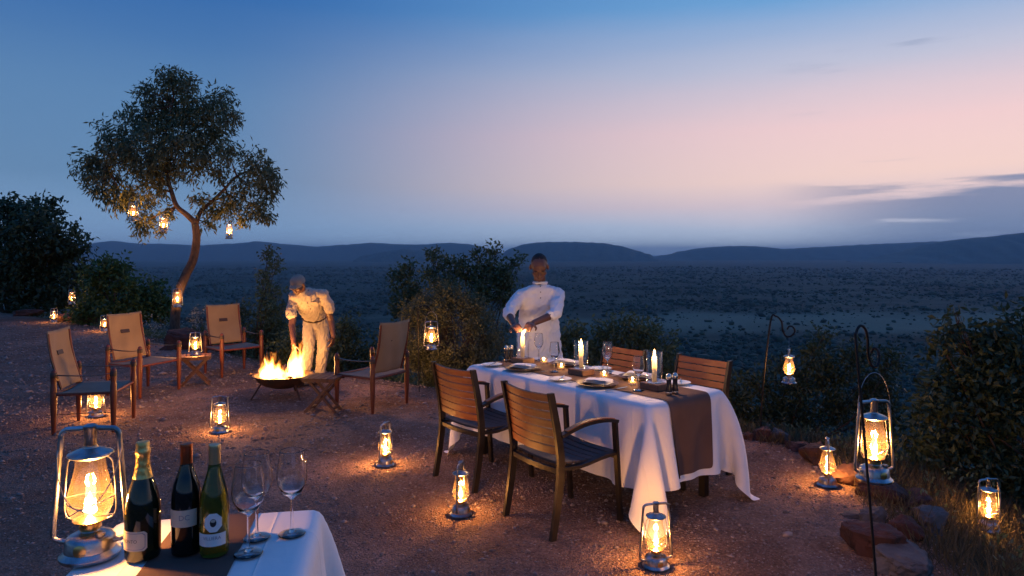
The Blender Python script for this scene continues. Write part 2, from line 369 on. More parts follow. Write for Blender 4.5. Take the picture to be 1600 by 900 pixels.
def noise(sc, det=5, ro=.55, typ='ShaderNodeTexNoise'):
    n = N(t, typ); n.inputs['Scale'].default_value = sc
    if typ == 'ShaderNodeTexNoise': n.inputs['Detail'].default_value = det; n.inputs['Roughness'].default_value = ro
    t.links.new(oc, n.inputs['Vector']); return n
g1 = noise(60, 6, .7); g2 = noise(.7, 4); v1 = noise(75, typ='ShaderNodeTexVoronoi')
r1 = ramp(t, [(.25, (.16, .112, .092, 1)), (.5, (.33, .24, .197, 1)), (.72, (.48, .37, .315, 1))]); t.links.new(g1.outputs[0], r1.inputs[0])
r2 = ramp(t, [(.3, (.62, .58, .56, 1)), (.7, (1.1, 1.0, .95, 1))]); t.links.new(g2.outputs[0], r2.inputs[0])
grav = mixc(t, 1, r1.outputs[0], r2.outputs[0], 'MULTIPLY')
g3 = noise(.33, 5, .65); g3.inputs['Distortion'].default_value = 1.5; r6 = ramp(t, [(.36, (.66, .60, .56, 1)), (.5, (.95, .93, .9, 1)), (.62, (1.22, 1.2, 1.16, 1))]); t.links.new(g3.outputs[0], r6.inputs[0]); grav = mixc(t, 1, grav, r6.outputs[0], 'MULTIPLY')
g4 = noise(5, 5, .7); r7 = ramp(t, [(.35, (.72, .68, .64, 1)), (.6, (1.08, 1.08, 1.08, 1))]); t.links.new(g4.outputs[0], r7.inputs[0]); grav = mixc(t, .8, grav, r7.outputs[0], 'MULTIPLY')
vc = ramp(t, [(0, (.55, .52, .5, 1)), (1, (1.25, 1.15, 1.1, 1))]); t.links.new(v1.outputs['Color'], vc.inputs[0]); grav = mixc(t, .8, grav, vc.outputs[0], 'MULTIPLY')
s1 = noise(3, 6); r3 = ramp(t, [(.3, (.030, .030, .014, 1)), (.6, (.060, .056, .028, 1)), (.8, (.11, .085, .05, 1))]); t.links.new(s1.outputs[0], r3.inputs[0])
p1 = noise(.010, 7, .7); p2 = noise(.0016, 5, .6); r4 = ramp(t, [(.40, (.024, .042, .029, 1)), (.55, (.046, .070, .048, 1)), (.70, (.085, .108, .072, 1))]); t.links.new(p1.outputs[0], r4.inputs[0])
r5 = ramp(t, [(.35, (.6, .6, .6, 1)), (.65, (1.2, 1.2, 1.2, 1))]); t.links.new(p2.outputs[0], r5.inputs[0]); plain = mixc(t, 1, r4.outputs[0], r5.outputs[0], 'MULTIPLY')
def att(n): a = N(t, 'ShaderNodeAttribute', attribute_name=n); return a.outputs['Fac']
plain = mixc(t, att('clearing'), plain, (.155, .18, .12, 1))
col = mixc(t, att('slope'), grav, r3.outputs[0]); col = mixc(t, att('plain'), col, plain)
t.links.new(col, b.inputs['Base Color'])
bp = N(t, 'ShaderNodeBump'); bp.inputs['Strength'].default_value = .9; bp.inputs['Distance'].default_value = .012
hsum = mathn(t, 'ADD', mathn(t, 'ADD', mathn(t, 'MULTIPLY', v1.outputs['Distance'], -1.2), g1.outputs[0]), mathn(t, 'MULTIPLY', g4.outputs[0], 3.0)); t.links.new(hsum, bp.inputs['Height']); t.links.new(bp.outputs[0], b.inputs['Normal'])
gr = structure(fastmesh('ground', V, T, mg, smooth=True))
def clearing(P):
    x, y = P[:, 0], P[:, 1]
    return np.clip(1.6-np.hypot((x-620)/640, (y-1180)/210)**2*1.6+.5*sn(x, y, .012), 0, 1)
sd = edge_dist(P2); rr_ = np.hypot(*P2.T)
for nm, val in (('slope', np.clip((sd+.12+.12*sn(P2[:, 0], P2[:, 1], 2.3))/.45, 0, 1)), ('plain', np.clip((rr_-250)/150, 0, 1)*(sd > 0)), ('clearing', clearing(P2)*.8)):
    a = gr.data.attributes.new(nm, 'FLOAT', 'POINT'); a.data.foreach_set('value', val.astype(np.float32))

# hills on the horizon: ridges with real depth
M_hill = pmat('bush covered hillside', (.03, .045, .03), (.075, .09, .06), .012, .95, detail=8)
def hill(name, prof, D, depth):
    xs = np.array([p[0] for p in prof], float); ys = np.array([p[1] for p in prof], float)
    px = np.linspace(xs[0], xs[-1], 150); py = np.interp(px, xs, ys)
    foot = HZ+122*F/D; e = np.minimum(np.arange(150), np.arange(150)[::-1])/9.0; py = foot+(py-foot)*np.clip(e, 0, 1)**.7
    k = np.hanning(9); k /= k.sum(); py = np.convolve(np.pad(py, 4, 'edge'), k, 'valid')
    py = py+.45*np.sin(px*.37+D)*np.sin(px*.083)+.35*np.sin(px*1.3+D*.7)
    top = (HZ-py)/F*D+H; nv = 41; V = []
    for j in range(nv):
        s = j/(nv-1); pr = math.sin(math.pi*s)**.75
        y = D+(s-.5)*depth
        x = (px-800)/F*D
        z = PLAIN-4+(top-PLAIN+4)*pr+ (26*np.sin(px*.19+.5*np.sin(j*.4))+16*np.sin(px*.47-j*.6)+9*np.sin(px*.9+j*1.3))*pr*(1-pr)*2.4
        V.append(np.column_stack([x, np.full_like(x, y), z]))
    V = np.concatenate(V); n = 150
    a, c = np.meshgrid(np.arange(nv-1), np.arange(n-1), indexing='ij'); a = a.ravel(); c = c.ravel()
    return structure(fastmesh(name, V, np.stack([a*n+c, a*n+c+1, (a+1)*n+c+1, (a+1)*n+c], 1), M_hill, smooth=True))
hill('hills', [(-500, 399), (-200, 388), (60, 392), (140, 383), (178, 375), (215, 382), (255, 380), (300, 384), (380, 380), (404, 376), (440, 381), (500, 386), (540, 382), (590, 379), (640, 383), (690, 380), (720, 379), (750, 384), (790, 392), (830, 399)], 14000, 2600)
hill('hills', [(775, 400), (795, 389), (820, 381), (850, 378), (900, 378), (945, 380), (975, 386), (1000, 394), (1020, 400)], 11500, 2200)
hill('hills', [(1010, 400), (1050, 392), (1090, 388), (1110, 386), (1150, 384), (1190, 385), (1222, 390), (1260, 387), (1300, 385), (1340, 383), (1400, 380), (1450, 378), (1500, 377), (1700, 382), (2000, 396), (2200, 400)], 13000, 2400)
hill('hills', [(1370, 403), (1420, 396), (1445, 388), (1475, 378), (1510, 373), (1550, 370), (1590, 365), (1640, 360), (1750, 357), (1900, 366), (2100, 386), (2300, 402)], 9000, 2200)
hill('hills', [(560, 401), (590, 395), (630, 389), (665, 392), (690, 398), (705, 401)], 10000, 1100)

# scrub on the plain, one mass of bushes
def blobs(name, P, size, m, seed):
    rg = np.random.default_rng(seed); bm = bmesh.new(); bmesh.ops.create_icosphere(bm, subdivisions=1, radius=1); bm.verts.index_update()
    bv = np.array([v.co for v in bm.verts]); bf = np.array([[v.index for v in f.verts] for f in bm.faces]); bm.free()
    n = len(P); j = 1+.35*rg.standard_normal((n, len(bv), 1)).clip(-1.5, 1.5)*.8
    sc = np.stack([size*rg.uniform(.7, 1.4, n), size*rg.uniform(.7, 1.4, n), size*rg.uniform(.5, .95, n)], 1)
    V = bv[None]*j*sc[:, None, :]+P[:, None, :]
    Fc = (bf[None]+(np.arange(n)*len(bv))[:, None, None]).reshape(-1, 3)
    return fastmesh(name, V.reshape(-1, 3), Fc, m)
M_scrub = leafmat('dark bushveld scrub', (.016, .030, .020), (.070, .098, .062), .9, .1)
nb = 125000; r_ = 300*(20.0)**R.random(nb)**.8; a_ = R.uniform(-rad(52), rad(52), nb)
pb = np.column_stack([r_*np.sin(a_), r_*np.cos(a_)])
dn = sn(pb[:, 0], pb[:, 1], .0043)+.8*sn(pb[:, 1]*.6, pb[:, 0], .017)+.7*sn(pb[:, 0], pb[:, 1]*1.4, .061)
keep = (R.random(nb) > clearing(pb)*.88) & (dn+R.normal(0, .7, nb) > -.2); pb = pb[keep]; r_ = r_[keep]
sz = np.clip(R.gamma(1.7, .68, len(pb)), .45, 4.5)*(1+r_/4000)*(1+.25*np.clip(dn[keep], 0, 2))
stuff(blobs('distant_scrub', np.column_stack([pb, ground(pb)+sz*.35]), sz, M_scrub, 3))
gr2 = bpy.data.objects['distant_scrub']; tag(gr2, 'dark scattered bushes covering the wide valley floor', 'scrub')

# gravel on the terrace
n = 95000; y = 2.2*(17/2.2)**(R.random(n)**.9); x = (R.random(n)*2-1)*y*1.0
Pg = np.column_stack([x, y]); k = edge_dist(Pg) < .25; Pg = Pg[k]; y = y[k]
size = np.clip(R.lognormal(-5.3, .5, len(Pg)), .0025, .028)*np.clip(y/5, .75, 2.2)
ov = np.array([(1, 0, 0), (-1, 0, 0), (0, 1, 0), (0, -1, 0), (0, 0, 1), (0, 0, -1)], float); of = np.array([(0, 2, 4), (2, 1, 4), (1, 3, 4), (3, 0, 4), (2, 0, 5), (1, 2, 5), (3, 1, 5), (0, 3, 5)])
a = R.uniform(0, 6.28, len(Pg)); ca, sa = np.cos(a), np.sin(a)
L = ov[None]*(1+.35*R.standard_normal((len(Pg), 6, 1)).clip(-1.3, 1.3))*np.stack([size*R.uniform(.8, 1.7, len(Pg)), size, size*R.uniform(.4, .8, len(Pg))], 1)[:, None]
Vx = L[..., 0]*ca[:, None]-L[..., 1]*sa[:, None]+Pg[:, :1]; Vy = L[..., 0]*sa[:, None]+L[..., 1]*ca[:, None]+Pg[:, 1:]; Vz = L[..., 2]+(ground(Pg)+size*.2)[:, None]
M_peb = leafmat('loose gravel stones', (.12, .088, .075), (.36, .275, .235), .85, 0)
gv = stuff(fastmesh('gravel', np.stack([Vx, Vy, Vz], -1).reshape(-1, 3), (of[None]+(np.arange(len(Pg))*6)[:, None, None]).reshape(-1, 3), M_peb))
tag(gv, 'loose brown gravel strewn over the terrace', 'gravel')

# ------------------------------------------------------------------ foliage
def leaf_mesh(P, D, L, Wd, rg):          # folded lance-shaped leaves: 4 points, 2 triangles
    n = len(P); D = D/np.linalg.norm(D, axis=1, keepdims=True); q = rg.standard_normal((n, 3)); s = np.cross(D, q); s /= np.linalg.norm(s, axis=1, keepdims=True)+1e-9
    u = np.cross(s, D); L = L[:, None]; Wd = Wd[:, None]; mid = P+D*L*.45+u*Wd*.25
    V = np.stack([P, mid+s*Wd*.5, P+D*L-u*Wd*.2, mid-s*Wd*.5], 1).reshape(-1, 3)
    b = (np.arange(n)*4)[:, None]
    return V, np.concatenate([b+np.array([[0, 1, 2]]), b+np.array([[0, 2, 3]])])
def crown_points(clumps, dens, rg, twig=.16, per=9, shell=2.4):
    Ps, Ds = [], []
    for (c, r) in clumps:
        r3 = np.array(r if hasattr(r, '__len__') else (r, r, r)); k = max(3, int(dens*(r3.mean()**2)*(1 if r3.mean() > .3 else 1.3)))
        d = rg.standard_normal((k, 3)); d /= np.linalg.norm(d, axis=1, keepdims=True)
        rad_ = rg.random((k, 1))**(1/shell)*(1+.22*rg.standard_normal((k, 1))*(rg.random((k, 1)) < .35))
        ctr = np.array(c)+d*rad_*r3
        tw = d+rg.standard_normal((k, 3))*.6; tw /= np.linalg.norm(tw, axis=1, keepdims=True)
        for _ in range(per):
            Ps.append(ctr+tw*rg.uniform(-.6, .6, (k, 1))*twig+rg.standard_normal((k, 3))*twig*.28); Ds.append(tw*.7+rg.standard_normal((k, 3))*.7)
    return np.concatenate(Ps), np.concatenate(Ds)
def plant(name, label, cat, base, clumps, m, dens, leaf=(.07, .03), twig=.16, per=9, droop=.3, seed=1, stem=.02, trunk=None, stems=True, shell=2.4, group=None, barkm=None):
    rg = np.random.default_rng(seed); base = Vector(base); t = thing(name, label, cat, base, 0, group); bo = np.array(base)
    P, D = crown_points(clumps, dens, rg, twig, per, shell); D[:, 2] -= droop*1.2
    n = len(P); L = leaf[0]*rg.uniform(.6, 1.3, n); Wd = leaf[1]*rg.uniform(.7, 1.3, n)
    V, T = leaf_mesh(P-bo, D, L, Wd, rg)
    fastmesh('crown', V, T, m, t)
    if stems:
        mb = MB()
        if trunk: 
            for path, r0, r1 in trunk: 
                pp = [Vector(p)-base for p in path]; sm = smooth_path(pp, 5); mb.tube(sm, [r0+(r1-r0)*k/(len(sm)-1) for k in range(len(sm))], 10)
            nodes = [Vector(p)-base for path, _, _ in trunk for p in path[2:]]
        else: nodes = []
        for (c, r) in clumps:
            c = Vector(c)-base
            s0 = min(nodes, key=lambda q: (q-c).length) if nodes else Vector((rg.normal(0, .06), rg.normal(0, .06), -.03))
            if (c-s0).length < .05: continue
            md = s0.lerp(c, .5)+Vector(rg.normal(0, .08, 3))*(c-s0).length
            sm = smooth_path([s0, md, c], 4); mb.tube(sm, [stem*(1-.75*k/(len(sm)-1)) for k in range(len(sm))], 6)
            rm = float(np.mean(r))
            for _ in range(4):
                e = c+Vector(rg.normal(0, .5, 3))*rm; q = s0.lerp(c, rg.uniform(.5, 1)); mb.tube([q, q.lerp(e, .5)+Vector(rg.normal(0, .05, 3))*rm, e], [stem*.35, stem*.25, stem*.1], 5)
        mb.build('trunk' if trunk else 'stems', barkm or (M_bark if trunk else M_twig), t)
    return t
def smooth_path(P, k):
    P = [Vector(p) for p in P]; Q = [2*P[0]-P[1]]+P+[2*P[-1]-P[-2]]; out = []
    for i in range(1, len(Q)-2):
        for j in range(k):
            t = j/k; a, b, c, d = Q[i-1:i+3]
            out.append(.5*((2*b)+(c-a)*t+(2*a-5*b+4*c-d)*t*t+(3*b-a-3*c+d)*t**3))
    out.append(P[-1]); return out
def pxclumps(lst, Yd, seed, spread=.7, sq=1.0):
    rg = random.Random(seed); out = []
    for (x, y, r) in lst:
        rm = r*Yd/F; dy = rg.uniform(-1, 1)*rm*spread
        out.append((pt(x, y, Yd+dy), (rm, rm*sq, rm)))
    return out
L_tree = leafmat('grey green lance leaves', (.085, .105, .042), (.21, .225, .11), .45, .35)
L_dark = leafmat('dark evergreen leaves', (.028, .048, .020), (.080, .115, .050), .5, .3)
L_mid = leafmat('mid green leaves', (.035, .075, .018), (.095, .17, .045), .5, .3)
L_olive = leafmat('olive bush leaves', (.070, .082, .032), (.18, .185, .085), .6, .3)
L_pale = leafmat('pale grey leaves', (.14, .16, .13), (.36, .39, .34), .6, .3)
L_shrub = leafmat('shrub leaves', (.052, .080, .032), (.14, .18, .08), .5, .35)
L_dry = leafmat('dry grass blades', (.06, .05, .022), (.13, .105, .055), .8, .3)

TY = 13.3
tb = G(276, 530); TY = tb.y
crown = [(262, 122, 20), (290, 130, 21), (240, 146, 25), (275, 160, 32), (310, 168, 28), (345, 160, 22), (357, 182, 18), (222, 182, 32), (258, 196, 40), (300, 200, 42), (335, 215, 32), (356, 238, 18),
         (180, 216, 28), (203, 240, 38), (165, 250, 28), (136, 263, 24), (237, 238, 40), (160, 290, 26), (187, 303, 28), (215, 316, 26), (224, 350, 20), (236, 292, 26), (252, 262, 30), (283, 244, 36), (315, 248, 24),
         (400, 258, 26), (421, 276, 20), (385, 286, 26), (420, 300, 16), (402, 325, 20), (360, 312, 22), (340, 330, 18), (377, 340, 13), (322, 348, 11), (312, 312, 13), (413, 338, 11), (262, 332, 12), (345, 268, 16), (248, 355, 11)]
def tp(l, dy=0): return [pt(x, y, TY+d) for (x, y, d) in l]
plant('leafy_tree', 'tall leafy tree with curving trunk and lanterns hung in its crown', 'tree', tb, pxclumps(crown, TY, 5, .8), L_tree, 430, (.12, .032), .17, 10, .75, 11, .022,
      [(tp([(276, 534, 0), (273, 505, 0), (278, 462, 0), (290, 430, .05), (302, 405, .05), (307, 372, 0), (304, 345, 0)]), .105, .07),
       (tp([(304, 347, 0), (291, 335, -.05), (276, 322, -.1), (268, 300, -.1), (260, 270, 0), (256, 225, .1), (268, 165, .05)]), .062, .02),
       (tp([(306, 349, 0), (314, 330, .1), (332, 314, .15), (352, 294, .1), (370, 275, 0), (402, 262, 0)]), .05, .014),
       (tp([(262, 290, -.05), (240, 268, -.2), (205, 250, -.25), (165, 262, -.1)]), .032, .01),
       (tp([(258, 240, .05), (285, 215, .2), (320, 190, .25), (345, 165, .15)]), .034, .01),
       (tp([(332, 314, .15), (360, 306, .3), (395, 318, .25)]), .022, .008)])
lt = [(30, 335, 28), (70, 330, 26), (50, 360, 34), (100, 372, 26), (15, 375, 30), (80, 395, 32), (122, 388, 16), (40, 405, 34), (110, 415, 24), (10, 430, 30), (70, 435, 36), (115, 445, 22), (40, 465, 30), (95, 470, 26), (-20, 360, 30), (-30, 410, 36), (5, 318, 14), (-20, 455, 30)]
b0 = (-15.2, 20.6); plant('evergreen_tree', 'broad dark evergreen tree at the far end of the gravel', 'tree', (b0[0], b0[1], gz(*b0)), pxclumps(lt, 20.5, 2, .9), L_dark, 210, (.16, .08), .3, 12, .2, 21, .05)
b0 = (-9.6, 16.6); plant('green_bush', 'bright green leafy bush between the evergreen and the lantern tree', 'bush', (b0[0], b0[1], gz(*b0)), pxclumps([(150, 432, 22), (185, 425, 20), (200, 458, 26), (150, 468, 26), (233, 458, 22), (232, 485, 22), (182, 490, 22), (165, 410, 10), (130, 495, 18), (255, 480, 16)], 16.6, 3), L_mid, 450, (.13, .06), .22, 11, .3, 22, .03)
b0 = (-6.2, 13.9); plant('pale_shrub', 'low pale grey-leaved shrub around the foot of the lantern tree', 'shrub', (b0[0], b0[1], gz(*b0)), pxclumps([(245, 505, 14), (262, 520, 12), (300, 505, 16), (322, 515, 15), (335, 535, 14), (345, 505, 12), (238, 525, 10), (310, 490, 12)], 13.7, 4), L_pale, 220, (.05, .02), .12, 9, .2, 23, .012)
b0 = (-4.6, 12.3); plant('slender_sapling', 'slender leafy sapling standing behind the bending man', 'sapling', (b0[0], b0[1], gz(*b0)), pxclumps([(420, 396, 11), (428, 415, 11), (415, 435, 13), (424, 455, 15), (418, 480, 20), (405, 508, 24), (432, 508, 22), (415, 535, 26), (445, 540, 24)], 12.3, 6), L_shrub, 650, (.08, .034), .14, 9, .2, 24, .016)
lst = [(300, 530, 18), (360, 520, 20), (385, 550, 22), (350, 545, 18), (375, 490, 14)]
b0 = (-5.2, 12.6); plant('dark_shrub', 'dark low shrub behind the canvas chair next to the boulder', 'shrub', (b0[0], b0[1], gz(*b0)), pxclumps(lst, 12.4, 7), L_dark, 600, (.075, .04), .16, 9, .2, 25, .016)
b0 = (-2.5, 10.9); plant('leafy_shrub', 'low leafy shrub on the slope behind the fire bowl', 'shrub', (b0[0], b0[1], gz(*b0)), pxclumps([(440, 560, 26), (480, 548, 28), (530, 545, 30), (560, 575, 28), (545, 515, 22), (590, 550, 24), (600, 590, 22), (505, 580, 26), (575, 595, 18), (455, 530, 18)], 10.6, 8), L_shrub, 800, (.075, .034), .15, 9, .2, 26, .015)
cb = pt(706, 525, 9.55); rg = random.Random(3); cl = []
for k in range(70):
    d = Vector((rg.gauss(0, 1), rg.gauss(0, 1), rg.gauss(0, 1))).normalized(); cl.append((cb+Vector((d.x*.62, d.y*.55, d.z*.58+.0)), .2))
b0 = (cb.x, cb.y); plant('round_bush', 'rounded olive-brown bush beside the canvas chair facing the fire', 'bush', (b0[0], b0[1], gz(*b0)), cl, L_olive, 900, (.040, .018), .09, 9, .1, 27, .010)
b0 = (-.75, 10.9); plant('tall_shrub', 'taller open-branched shrub rising behind the rounded bush', 'shrub', (b0[0], b0[1], gz(*b0)), pxclumps([(622, 432, 15), (640, 418, 11), (680, 402, 11), (694, 418, 13), (672, 432, 15), (722, 412, 14), (747, 402, 12), (770, 396, 9), (762, 420, 18), (735, 435, 20), (790, 425, 15), (702, 448, 22), (645, 455, 20), (780, 446, 20), (812, 404, 7), (800, 412, 9), (630, 478, 22), (755, 455, 20), (800, 470, 20), (672, 395, 6), (778, 388, 5)], 10.8, 9), L_shrub, 850, (.07, .036), .13, 9, .0, 28, .014)
b0 = (1.0, 8.9); plant('spreading_bush', 'spreading dark green bush on the slope behind the standing waiter', 'bush', (b0[0], b0[1], gz(*b0)), pxclumps([(895, 525, 22), (920, 545, 26), (950, 520, 22), (985, 515, 24), (1015, 525, 22), (1000, 555, 28), (960, 565, 30), (1035, 560, 24), (900, 570, 26), (1045, 590, 26), (870, 545, 20), (1050, 535, 10)], 8.9, 10), L_shrub, 1000, (.065, .030), .15, 9, .1, 29, .014)
b0 = (3.2, 8.2); plant('slope_bush', 'dusky bush on the slope behind the hanging lantern and table end', 'bush', (b0[0], b0[1], gz(*b0)), pxclumps([(1150, 620, 26), (1185, 600, 22), (1210, 640, 30), (1250, 600, 28), (1275, 560, 24), (1300, 590, 30), (1340, 560, 22), (1320, 640, 34), (1260, 655, 32), (1165, 655, 26), (1370, 600, 28), (1285, 530, 14), (1380, 650, 34), (1120, 600, 18), (1395, 565, 18), (1220, 575, 16)], 7.9, 12), L_dark, 1300, (.06, .028), .14, 9, .0, 30, .014)
b0 = (4.6, 5.9); plant('large_bush', 'large dark broad-leaved bush at the drop beyond the red rocks', 'bush', (b0[0], b0[1], gz(*b0)), pxclumps([(1492, 492, 9), (1490, 518, 16), (1470, 535, 18), (1515, 545, 28), (1555, 530, 28), (1595, 500, 22), (1590, 560, 44), (1540, 590, 44), (1480, 590, 34), (1455, 640, 34), (1510, 650, 48), (1580, 640, 50), (1640, 600, 60), (1540, 710, 52), (1470, 700, 40), (1610, 720, 54), (1435, 690, 26), (1670, 700, 60), (1590, 770, 40), (1480, 750, 36)], 5.9, 13), L_dark, 950, (.075, .034), .14, 9, .25, 31, .016)

# leafy undergrowth and grass on the slope
n = 5200; px = R.uniform(-14, 12, n); py = R.uniform(2.5, 26, n); d = edge_dist(np.column_stack([px, py])); k = (d > .25) & (d < 13) & (R.random(n) < np.clip(1.3-d/14, .2, 1)); pu = np.column_stack([px, py])[k]; du = d[k]
zc = ground(pu); rg = np.random.default_rng(5); Ps, Ds = [], []
rs = np.clip(.14+du*.09, .14, .8)*rg.uniform(.5, 1.3, len(pu))
for _ in range(26):
    dd = rg.standard_normal((len(pu), 3)); dd[:, 2] = np.abs(dd[:, 2]); dd /= np.linalg.norm(dd, axis=1, keepdims=True)
    Ps.append(np.column_stack([pu, zc])+dd*rs[:, None]*rg.random((len(pu), 1))**.5); Ds.append(dd+rg.standard_normal((len(pu), 3))*.5)
Pn = np.concatenate(Ps); Dn = np.concatenate(Ds); sc = np.tile(np.clip(.7+du*.12, .7, 2.0), 26)
V, T = leaf_mesh(Pn, Dn, .06*sc*rg.uniform(.6, 1.4, len(Pn)), .026*sc, rg)
tag(stuff(fastmesh('undergrowth', V, T, L_shrub)), 'low tangled undergrowth covering the slope below the terrace', 'undergrowth')
n = 4200; gx = R.uniform(1.9, 5.2, n); gy = R.uniform(2.6, 7, n); d = edge_dist(np.column_stack([gx, gy])); k = (d > -.05) & (d < 2.6); pg = np.column_stack([gx, gy])[k]
tuft = np.repeat(pg, 4, 0)+rg.normal(0, .03, (len(pg)*4, 2)); D = rg.normal(0, .45, (len(tuft), 3)); D[:, 2] = 1
V, T = leaf_mesh(np.column_stack([tuft, ground(tuft)-.01]), D, rg.uniform(.06, .22, len(tuft)), np.full(len(tuft), .006), rg)
tag(stuff(fastmesh('grass', V, T, L_dry)), 'thin dry grass growing among the red edge rocks', 'grass')

# ------------------------------------------------------------------ rocks
from mathutils import noise as mnoise
def rock(name, label, loc, size, m, seed, cat='rock', group=None, rz=None):
    rg = random.Random(seed); bm = bmesh.new()
    for _ in range(17):
        d = Vector((rg.gauss(0, 1), rg.gauss(0, 1), rg.gauss(0, 1))).normalized(); d = Vector((math.copysign(abs(d.x)**.7, d.x), math.copysign(abs(d.y)**.7, d.y), math.copysign(abs(d.z)**.7, d.z)))
        bm.verts.new(d*rg.uniform(.75, 1.05))
    bmesh.ops.convex_hull(bm, input=bm.verts[:]); bmesh.ops.delete(bm, geom=[v for v in bm.verts if not v.link_faces], context='VERTS')
    bmesh.ops.bevel(bm, geom=bm.edges[:], offset=.035, segments=1, affect='EDGES', clamp_overlap=True)
    for _ in range(3):
        bmesh.ops.triangulate(bm, faces=bm.faces[:]); bmesh.ops.subdivide_edges(bm, edges=[e for e in bm.edges if e.calc_length() > .13], cuts=1, use_grid_fill=True)
    bmesh.ops.triangulate(bm, faces=bm.faces[:]); off = Vector((seed*3.1, seed*1.7, seed*.9))
    for v in bm.verts:
        c = v.co; w = 1+.16*(mnoise.fractal(c*1.6+off, 1, 2, 3))+.07*mnoise.fractal(c*5+off, .9, 2, 4)
        v.co = Vector((c.x*size[0]*w, c.y*size[1]*w, (c.z*w+.55)*size[2]))
    me = bpy.data.meshes.new(name); bm.to_mesh(me); bm.free()
    o = link(name, me, m, None, True, loc); me.set_sharp_from_angle(angle=rad(24)); o.rotation_euler = (0, 0, rg.uniform(0, 6) if rz is None else rz)
    return tag(o, label, cat, group)
p = G(281, 548); rock('boulder', 'dark reddish boulder in front of the lantern tree', (p.x, p.y+.3, 0), (.46, .3, .25), M_rock, 3, 'boulder', None, .1)
RK = [((1172, 688), .10, .07, M_rock, 'small red rock at the table end of the edging'), ((1198, 690), .15, .12, M_rock, 'red brown edging rock beside the small one at the table end'), ((1226, 694), .13, .13, M_rockg, 'greyish rounded rock in the gravel edging'),
      ((1256, 706), .17, .09, M_rock, 'flat red rock in the gravel edging below the hanging lantern'), ((1290, 728), .19, .17, M_rock, 'tall reddish rock right behind the small side-turned lantern'),
      ((1352, 765), .24, .13, M_rock, 'orange-lit rock below the large hook lantern'), ((1398, 790), .24, .14, M_rock, 'bright red rock on the rock pile beside the hook'), ((1340, 812), .12, .06, M_rockg, 'flat grey rock lying at the gravel edge'),
      ((1436, 800), .17, .13, M_rock, 'dark red rock behind the bright red one'), ((1466, 835), .18, .13, M_rockg, 'blue grey rock at the back of the pile'), ((1372, 828), .13, .12, M_rockg, 'dark grey rock wedged between red rocks'),
      ((1385, 880), .24, .17, M_rock, 'large dark red rock behind the iron hook pole'), ((1438, 905), .24, .14, M_rockg, 'large grey rock at the end of the pile, beside the hook pole foot'), ((1428, 848), .15, .12, M_rock, 'middle-sized red rock in the heart of the pile')]
for q, ((x, y), s, hh, m, lab) in enumerate(RK):
    p = GT(x, y); rock('edging_rock', lab, (p.x, p.y+s*.5, p.z-.03), (s*.82, s*.68, hh*.85), m, 40+q, 'rock', 'rocks edging the terrace')
for q, ((x, y), s, lab) in enumerate([((98, 503), .28, 'orange-lit rock beside the standing lantern at the far edge'), ((132, 506), .3, 'flat grey slab at the far gravel edge'), ((35, 494), .3, 'dark rock under the broad evergreen tree')]):
    p = G(x, y); rock('edge_rock', lab, (p.x, p.y+.25, -.03), (s*1.3, s*.8, s*.5), M_rock if q != 1 else M_rockg, 70+q, 'rock', 'rocks edging the terrace')

